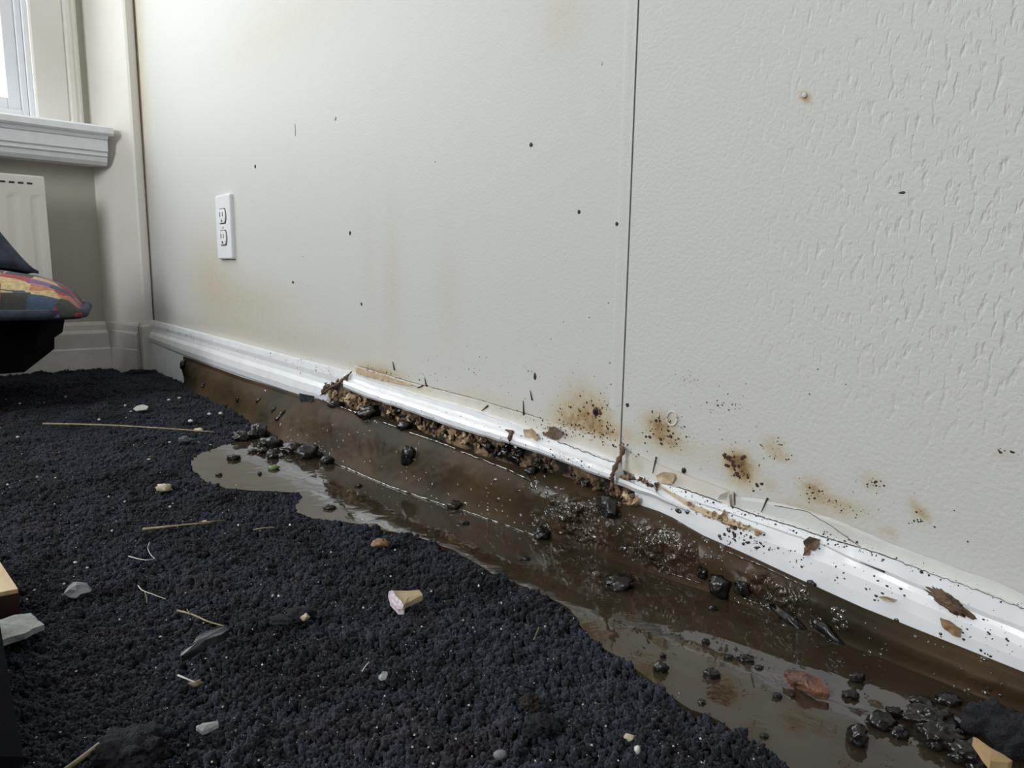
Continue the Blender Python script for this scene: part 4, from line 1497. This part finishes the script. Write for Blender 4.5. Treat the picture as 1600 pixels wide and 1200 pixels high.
# ------------------------------------------------------------------ things stuck to sludge and boards
HG = 'black chunks hanging on the sludge'
for (x, y, w, h, rot, lab) in (
        (581, 648, 34, 44, 0.3, 'large black chunk hanging over the sludge lip below the cap moulding'),
        (640, 713, 26, 30, 0.0, 'black glinting chunk stuck in mid face of the sludge'),
        (632, 668, 24, 22, 0.2, 'grey black chunk on the lip above the mid face chunk'),
        (525, 634, 26, 16, 0.3, 'splayed black chunk on the sludge lip near the baseboard break'),
        (680, 683, 12, 8, 0.2, 'small dark crumb on the ledge right of the grey black chunk'),
        (830, 738, 22, 22, 0.0, 'black chunk at the ledge end under the cap moulding'),
        (762, 696, 34, 16, 0.35, 'black rotten lump under the middle of the cap moulding'),
        (800, 712, 46, 16, 0.35, 'dark sooty lump right of the black rotten lump'),
        (950, 792, 62, 30, 0.1, 'round black mud lump under the broken end of the cap moulding'),
        (1126, 914, 36, 36, 0.2, 'black lump wedged at the sludge foot, right of the puddle clump'),
        (1160, 918, 24, 26, 0.0, 'second black lump beside the wedged lump at the sludge foot'),
        (1098, 894, 18, 22, 0.0, 'small black knob left of the wedged lump'),
        (1232, 966, 60, 18, 0.35, 'long black clod along the sludge foot towards the right'),
        (1290, 984, 60, 18, 0.4, 'glinting black ridge of mud right of the long clod'),
        (1268, 912, 14, 12, 0.0, 'small brown clod on the sludge rim under the white board'),
        (318, 602, 8, 8, 0.0, 'tiny black knob on the smooth left sludge'),
        (372, 624, 16, 8, 0.3, 'small dark knob on the left sludge above the carpet'),
        (404, 626, 6, 10, 0.0, 'thin dark drip on the left sludge'),
        (438, 650, 7, 20, 0.1, 'long dark drip on the left sludge above the water row'),
        (428, 640, 6, 10, 0.0, 'short dark drip beside the long drip on the left sludge'),
        (1000, 944, 1, 1, 0.0, None)):
    if lab:
        tag(stuck('mud_chunk', x, y, w, h, M['clump'], rot=rot, depth=0.7, amount=0.45, freq=2.0), lab, 'mud chunk', HG)
tag(peel('dark_flap', [(469, 616), (492, 620), (491, 628), (484, 634), (476, 637), (471, 630)], M['slate'], curl=0.002), 'grey green flap of film hanging over the sludge left of the break', 'flap')
tag(stuck('mud_tip', 287, 570, 14, 16, M['clump'], amount=0.5), 'dark ragged tip where the sludge begins on the white board', 'mud chunk')
tag(lump('carpet_fray', 220, 583, 40, 14, M['fluff'], z=0.008, amount=0.6), 'frayed dark carpet bump in the room corner', 'fray')
# pieces on the board and the wall edge
tag(stuck('bark_crumb', 1487, 942, 66, 20, M['dry_mud'], depth=0.9, rot=0.42, amount=0.5, freq=3.6, sub=4), 'long reddish brown dirt roll on the white board at the right', 'dirt')
tag(peel('rust_flake', [(1470, 966), (1484, 969), (1494, 978), (1503, 982), (1502, 994), (1490, 992), (1480, 984), (1472, 976)], M['brown_stone'], curl=0.001), 'rust tan flake just under the brown dirt roll', 'flake')
tag(peel('rust_flake', [(1372, 933), (1388, 931), (1402, 937), (1396, 941), (1382, 939)], M['paper'], curl=0.001), 'small tan smear flake on the white board left of the dirt roll', 'flake')
tag(peel('leaf_scrap', [(1258, 846), (1268, 839), (1281, 843), (1280, 856), (1272, 861), (1262, 856)], M['dry_mud'], curl=0.004), 'dark brown curled leaf scrap on the board edge', 'leaf')
tag(peel('leaf_scrap', [(1258, 856), (1266, 858), (1264, 868), (1256, 870)], M['brown_stone'], curl=0.002), 'light brown leaf tip below the dark leaf scrap', 'leaf')
tag(peel('paper_chip', [(1028, 742), (1040, 737), (1056, 739), (1058, 748), (1051, 756), (1038, 756), (1030, 751)], M['paper'], curl=0.003), 'round cream paper chip stuck on the board edge right of the seam', 'chip')
tag(peel('paper_chip', [(820, 672), (836, 670), (845, 684), (836, 694), (826, 690)], M['paper'], curl=0.005), 'torn tan paper curl above the cap moulding', 'chip')
tag(peel('mud_scrap', [(845, 684), (858, 678), (857, 668), (866, 676), (878, 680), (868, 692), (858, 700), (848, 698)], M['dry_mud'], curl=0.005), 'star shaped brown mud scrap right of the torn paper curl', 'mud scrap')
tag(tube('mud_string', [hit(790, 672)[0], hit(803, 675)[0] + Vector((0, -.003, 0)), hit(799, 684)[0] + Vector((0, -.003, 0)), hit(797, 694)[0]], [.001, .0028, .0022, .0008], M['dry_mud']), 'brown hooked mud string hanging over the cap moulding', 'mud scrap')
pts = [hit(971, 694)[0] + Vector((0, -.003, 0)), Vector(W(973, 702, -0.010)), Vector(W(970, 712, -0.014)), Vector(W(965, 722, -0.019)), Vector(W(960, 733, -0.024)), Vector(W(956, 746, -0.026)), Vector(W(958, 756, -0.025))]
tag(tube('seam_crust', smoothline(pts, 20), [0.0003 + (0.0018 + 0.0008 * math.sin(i * 1.7)) * min(1, math.sin(math.pi * (i + 0.3) / 19.6) * 2) for i in range(20)], M['dry_mud']), 'brown crust rope at the break directly below the wall seam', 'crust')
pts = [Vector(W(550, 580, -0.012)), Vector(W(540, 590, -0.020)), Vector(W(528, 600, -0.022)), Vector(W(515, 607, -0.022)), Vector(W(500, 618, -0.021))]
tag(tube('break_crust', smoothline(pts, 18), [0.0004 + (0.0022 + 0.0011 * math.sin(i * 2.3)) * math.sin(math.pi * (i + 0.3) / 17.6) for i in range(18)], M['dry_mud']), 'dark crust along the first break of the baseboard', 'crust')
tag(peel('loose_paint', [(1124, 780), (1130, 772), (1144, 768), (1146, 790), (1138, 791)], M['paint_edge'], curl=0.004), 'standing white paint flake at the cracked drywall edge', 'flake')
tag(peel('leaf_scrap', [(1130, 806), (1134, 798), (1139, 806), (1136, 811)], M['crumb'], curl=0.003), 'tiny tan pointed chip standing above the split board', 'chip')
tag(stuck('dark_crumb', 1069, 735, 9, 9, M['clump'], amount=0.3, sub=2), 'black crumb on the paint edge right of the round paper chip', 'crumb')
tag(stuck('mould_spot', 931, 643, 12, 13, M['clump'], amount=0.3, sub=2, depth=0.3), 'round black mould spot left of the wall seam', 'mould')
# oval dent ring with loose paint
cx, cy = 1050, 654
ringp = []
for k in range(17):
    th = 2 * math.pi * k / 16
    ringp.append(Vector(W(cx + 8 * math.cos(th), cy + 11 * math.sin(th), -0.0004)))
tag(tube('paint_blister', ringp, 0.0009, M['paint_edge']), 'oval ring of broken paint blister right of the seam', 'blister')
# nail pops and chips in the wall
NP = 'dents and nail pops in the wall'
for (x, y, w, h, m_, lab) in ((1257, 149, 9, 9, 'white_chip', 'nail pop with rusty shade high on the textured right sheet'), (830, 226, 7, 7, 'speck', 'dark nail hole high in the middle of the wall'),
                              (461, 203, 4, 20, 'white_chip', 'upright white scratch left of the middle of the wall'), (524, 185, 6, 7, 'white_chip', 'small white paint pimple right of the white scratch'),
                              (905, 331, 6, 7, 'speck', 'dark dot left of the seam, upper of two'), (964, 350, 6, 7, 'speck', 'dark dot left of the seam, lower of two'), (399, 260, 5, 6, 'speck', 'dark dot above and right of the outlet'),
                              (547, 364, 5, 7, 'speck', 'dark dot on the wall right of the outlet'), (940, 99, 4, 7, 'white_chip', 'small white pimple near the top left of the seam'), (458, 441, 6, 5, 'speck', 'dark dot on the wall below and right of the outlet'),
                              (836, 588, 6, 12, 'speck', 'dark mark on the lower wall above the cap moulding'), (565, 475, 5, 5, 'speck', 'dark dot on the lower wall above the first break'), (1410, 301, 10, 4, 'speck', 'small dark scrape on the textured sheet')):
    tag(stuck('wall_mark', x, y, w, h, M[m_], depth=0.35, amount=0.4, sub=2), lab, 'wall mark', NP)

# ------------------------------------------------------------------ crumbs in the broken board (parts of the baseboard)
rnd = random.Random(11)
def crumb_row(x0, x1, top, bot, n, s0, s1, mats, yd, pa):
    for k in range(n):
        x = rnd.uniform(x0, x1)
        t = rnd.random()
        y = pl(top, x) * (1 - t) + pl(bot, x) * t
        loc = Vector(W(x, y, yd - rnd.random() * 0.003))
        s = pxsize(loc) * rnd.uniform(s0, s1) / 2
        SEED[0] += 1
        me = blob_mesh('crumb', (s * rnd.uniform(.5, 1.2), s * .55, s * rnd.uniform(.6, 1.3)), SEED[0] * 0.77, 0.9, M[rnd.choice(mats)], 2, sharp=True, freq=2.4)
        o = bpy.data.objects.new('crumb', me)
        o.location = loc
        o.rotation_euler = (rnd.random() * 3, rnd.random() * 3, rnd.random() * 3)
        link(o, pa)


crumb_row(512, 575, [(512, 608), (575, 626)], [(512, 622), (575, 642)], 30, 6, 15, ['crumb', 'crumb', 'paper'], -0.016, br)
crumb_row(600, 700, shift(R3, 3), shift(R3, 18), 40, 5, 17, ['crumb', 'dry_mud', 'paper', 'core', 'clump'], -0.015, br)
crumb_row(700, 762, shift(R3, 4), shift(R3, 18), 30, 5, 14, ['crumb', 'paper', 'crumb', 'dry_mud'], -0.016, br)
crumb_row(762, 860, shift(R3, 3), shift(R3, 22), 36, 5, 14, ['dry_mud', 'clump', 'clump', 'core'], -0.017, br)
crumb_row(890, 985, shift(R3, 12), shift(R3, 28), 50, 4, 12, ['dry_mud', 'clump', 'dry_mud', 'core', 'grey_stone'], -0.018, br)
crumb_row(975, 1000, [(975, 768), (1000, 775)], [(975, 792), (1000, 796)], 16, 6, 14, ['crumb', 'paper', 'dry_mud'], -0.022, br)
QS = [(968, 736), (1030, 757), (1075, 783), (1130, 806), (1190, 828)]
crumb_row(968, 1030, QS, shift(QS, 9), 18, 5, 10, ['dry_mud', 'crumb', 'core'], -0.0135, br)
crumb_row(1070, 1190, shift(QS, 2), shift(QS, 13), 56, 5, 11, ['crumb', 'paper', 'crumb'], -0.0135, br)
vv = []
for i in range(60):
    x = 1030 + 164 * i / 59
    hgt = 7 * math.sin(math.pi * min(1, (i + 3) / 62)) + 2
    for k, yy in enumerate((pl(QS, x) + 1, pl(QS, x) + 1 + hgt)):
        p = W(x, yy, -0.0150 - 0.0025 * k)
        p[1] -= 0.0015 * abs(nz(p, 300, 2))
        vv.append(p)
mesh('exposed_paper', vv, gridfaces(60, 2), M['paper'], br)
# torn brown paper at the left end of the paint lip
vv = []
RP = [(556, 574), (600, 586), (660, 605)]
for i in range(40):
    x = 556 + 90 * i / 39
    hgt = (11 - 9 * (i / 39) ** 2) * (0.8 + 0.4 * nz((x, 0, 0), 0.2, 1))
    for yy in (pl(R0, x) + 2.5, pl(R0, x) + 3 + max(1, hgt)):
        vv.append(W(x, yy, -0.0072))
mesh('exposed_paper', vv, gridfaces(40, 2), M['paper'], br)

# mould and dirt flecks
mould = []
for a_ in ((892, 662, 26, 16, 90, 1.2, 4.5), (935, 650, 14, 16, 40, 1.5, 7), (940, 682, 30, 8, 90, 1.2, 4, .33), (1030, 664, 16, 14, 46, 1.2, 6), (1047, 684, 14, 6, 24, 1.5, 6), (1157, 738, 15, 12, 40, 1.5, 8, .5), (1152, 716, 10, 4, 18, 2, 9),
           (1208, 694, 8, 4, 12, 1.2, 3), (1216, 713, 10, 3, 14, 1.2, 4), (590, 583, 24, 4, 70, 1.2, 4, .28), (1310, 790, 30, 6, 44, 1.2, 4, .35), (1268, 768, 12, 8, 20, 1.2, 4), (1362, 756, 12, 3, 18, 1.5, 5, .1), (1436, 815, 8, 3, 12, 1.5, 5), (1572, 706, 8, 2, 8, 2, 6, .3), (1300, 838, 30, 5, 30, 1.2, 4, .3)):
    mould += cluster(*a_[:7], seed=int(a_[0]), slant=a_[7] if len(a_) > 7 else 0)
specks('mould_flecks', mould, M['mould'], wrt, 0.25)
dirt = []
for a_ in ((850, 660, 40, 8, 46, 1, 3.2, .3), (1075, 595, 8, 8, 26, 1, 2.4), (1130, 632, 22, 8, 40, 1, 3), (1140, 640, 60, 30, 20, 1, 2.5), (700, 580, 50, 14, 40, 1, 2.4), (820, 600, 70, 40, 60, 1, 2.6), (880, 560, 60, 60, 30, 1, 3), (1080, 700, 40, 16, 30, 1, 3.5),
           (600, 420, 200, 120, 26, 1, 2.6), (1250, 640, 160, 60, 18, 1, 3), (1400, 780, 100, 30, 16, 1.5, 4, .3), (860, 676, 20, 6, 40, 1.5, 6)):
    dirt += cluster(*a_[:7], seed=int(a_[0] + 5), slant=a_[7] if len(a_) > 7 else 0)
specks('dirt_flecks', dirt, M['speck'], wrt, 0.4)
bd_ = []
for a_ in ((500, 576, 24, 5, 36, 1, 3.5, .27), (290, 524, 30, 5, 18, 1, 3.2, .3), (400, 552, 60, 8, 20, 1, 2.6, .3), (1165, 842, 14, 6, 30, 1.5, 8, .3), (1180, 850, 22, 5, 26, 1.5, 5, .3), (1138, 846, 8, 6, 12, 2, 6), (1240, 860, 40, 12, 18, 1.5, 4, .4), (1420, 935, 60, 14, 30, 1.2, 4, .4), (1540, 990, 40, 18, 30, 1.5, 6, .4),
           (1300, 895, 60, 10, 24, 1.5, 4.5, .4), (640, 640, 60, 8, 20, 1, 3, .33), (900, 722, 40, 5, 70, 1, 3.4, .33), (760, 668, 90, 8, 20, 1, 3, .33), (1150, 800, 60, 6, 60, 1.2, 3.5, .33), (1300, 846, 70, 4, 60, 1.2, 4, .31), (1500, 912, 80, 4, 40, 1.2, 5, .37), (1090, 775, 40, 4, 30, 1.2, 4, .33)):
    bd_ += cluster(*a_[:7], seed=int(a_[0] + 9), slant=a_[7] if len(a_) > 7 else 0)
specks('dirt_flecks', bd_, M['speck'], br, 0.5)
# dark cracks as thin ragged ridges of dirt along the edges
def crack(line, w, parent, m='speck', seed=0, n=60, out=0.0004):
    pts = []
    x0, x1 = line[0][0], line[-1][0]
    rr = []
    for i in range(n):
        x = x0 + (x1 - x0) * i / (n - 1)
        y = pl(line, x) + 1.4 * nz((x, seed, 0), 0.15, seed)
        loc, nor = hit(x, y)
        pts.append(loc + nor * out)
        rr.append(pxsize(loc) * w / 2 * (0.55 + 0.7 * abs(nz((x, 3, seed), 0.21, seed))))
    tube('crack', pts, rr, M[m], parent, 5)


crack([(560, 572), (640, 596.5), (745, 623.5), (850, 655)], 1.3, br, 'dry_mud', 1)
crack([(872, 691), (962, 724)], 1.6, br, 'speck', 2)
crack([(1060, 762), (1124, 784), (1144, 792), (1197, 811), (1240, 823), (1287, 840), (1350, 858), (1400, 875)], 2.0, br, 'speck', 3, 110)
crack([(1400, 876), (1517, 919), (1600, 952)], 1.6, br, 'dry_mud', 4, 60)
crack([(1210, 790), (1260, 799), (1300, 822), (1345, 855)], 1.6, br, 'dry_mud', 5, 40)
for i, ln in enumerate(([(829, 610), (832, 625)], [(614, 565), (617, 578)], [(664, 590), (667, 604)], [(652, 606), (662, 603)], [(818, 626), (819, 648)], [(753, 642), (763, 634)], [(1124, 782), (1137, 771)], [(1025, 770), (1028, 755)],
                        [(1190, 800), (1200, 778)], [(1020, 740), (1026, 714)], [(1345, 878), (1383, 893)])):
    (xa, ya), (xb, yb) = ln
    pts = []
    for k in range(6):
        t = k / 5
        loc, nor = hit(xa + (xb - xa) * t, ya + (yb - ya) * t)
        pts.append(loc + nor * 0.0006)
    s = pxsize(pts[0])
    tube('crack', pts, [s * (0.5 + 1.2 * (k / 5)) for k in range(6)], M['speck'], br, 5)
# thin dark line up the corner of the walls
pts = [Vector((0.003, -0.003, 0.13 + 0.1 * k)) for k in range(20)]
tube('crack', pts, 0.0014, M['dry_mud'], wrt, 5)

# ------------------------------------------------------------------ glossy rims and beads added to the sludge bank to catch highlights
def rim(line, w, seed, n=70, up=0.0003):
    pts, rr = [], []
    x0, x1 = line[0][0], line[-1][0]
    for i in range(n):
        x = x0 + (x1 - x0) * i / (n - 1)
        loc, nor = hit(x, pl(line, x) + 0.8 * nz((x, seed, 0), 0.08, seed))
        pts.append(loc + nor * up)
        rr.append(max(0.00015, pxsize(loc) * w * 0.68 * (0.5 + 1.1 * abs(nz((x, 3, seed), 0.12, seed)))))
    tube('glint_rim', pts, rr, M['glint_mud'], bank, 8)


rim([(497, 624), (530, 635), (562, 648)], 3.4, 1)
rim([(598, 660), (620, 668)], 3.4, 2, 30)
rim([(638, 675), (700, 697), (712, 702)], 3.4, 3)
rim([(720, 706), (760, 721), (800, 737), (830, 752)], 3.0, 4)
rim([(522, 724), (610, 761), (700, 792)], 3.6, 5, 110)
rim([(718, 796), (838, 838)], 2.6, 6, 70)
rim([(1162, 934), (1225, 959)], 3.4, 7, 50)
rim([(1040, 893), (1096, 911)], 2.6, 8, 40)
rim([(1135, 862), (1185, 882), (1262, 918)], 2.6, 9, 60)


def glint_beads(spots, seed):
    rnd_ = random.Random(seed)
    vv, ff = [], []
    for px, py, s_ in spots:
        loc, nor = hit(px, py)
        if nor.y > 0.2:
            continue
        k = pxsize(loc) * s_ * 0.66
        a_ = nor.cross(Vector((0.2, 0.1, 1))).normalized()
        b_ = nor.cross(a_)
        st, rt = rnd_.uniform(0.7, 1.9), rnd_.random() * 3.14
        a2, b2 = a_ * math.cos(rt) + b_ * math.sin(rt), b_ * math.cos(rt) - a_ * math.sin(rt)
        o = len(vv)
        for ph in (0.0, 0.55, 1.05):
            for i in range(8):
                th = i * math.pi / 4
                vv.append(loc + (a2 * math.cos(th) * st + b2 * math.sin(th)) * k * math.cos(ph) + nor * (k * 0.5 * math.sin(ph) - 0.0001))
        vv.append(loc + nor * k * 0.5)
        for r_ in range(2):
            for i in range(8):
                ff.append((o + r_ * 8 + i, o + r_ * 8 + (i + 1) % 8, o + (r_ + 1) * 8 + (i + 1) % 8, o + (r_ + 1) * 8 + i))
        for i in range(8):
            ff.append((o + 16 + i, o + 16 + (i + 1) % 8, o + 24))
    ob = fixn(mesh('glint_beads', vv, ff, M['glint_mud'], bank, True))
    ob['kind'] = 'stuff'


dr_ = []
for a_ in ((898, 792, 24, 16, 44, 2, 7), (870, 800, 22, 8, 22, 2, 6), (1000, 820, 40, 16, 34, 2, 6), (1060, 850, 40, 16, 34, 2, 6), (1110, 870, 18, 16, 22, 2, 6), (1210, 938, 32, 10, 50, 2, 7), (1290, 972, 30, 10, 36, 2, 8),
           (985, 862, 12, 8, 24, 2, 7), (840, 760, 14, 6, 24, 2, 6), (700, 760, 90, 30, 50, 2, 5), (500, 690, 60, 30, 30, 2, 4), (1400, 1010, 60, 20, 22, 2, 6), (1520, 1070, 50, 16, 18, 2, 6), (800, 810, 60, 14, 26, 2, 5), (1030, 880, 8, 14, 20, 2, 5),
           (480, 708, 30, 8, 46, 2, 5), (420, 690, 26, 8, 20, 2, 5), (640, 712, 8, 9, 24, 1.5, 4), (580, 650, 8, 10, 16, 1.5, 4), (845, 826, 10, 14, 24, 2, 6)):
    dr_ += cluster(*a_[:7], seed=int(a_[0] + a_[1]))
glint_beads(dr_, 4)
for x, y in ((513, 604), (520, 601), (528, 598), (505, 612), (541, 590), (508, 606)):
    SEED[0] += 1
    o = bpy.data.objects.new('crumb', blob_mesh('crumb', (0.004, 0.003, 0.004), SEED[0], 0.8, M['dry_mud'], 2))
    o.location = Vector(W(x, y, -0.021))
    link(o, br)
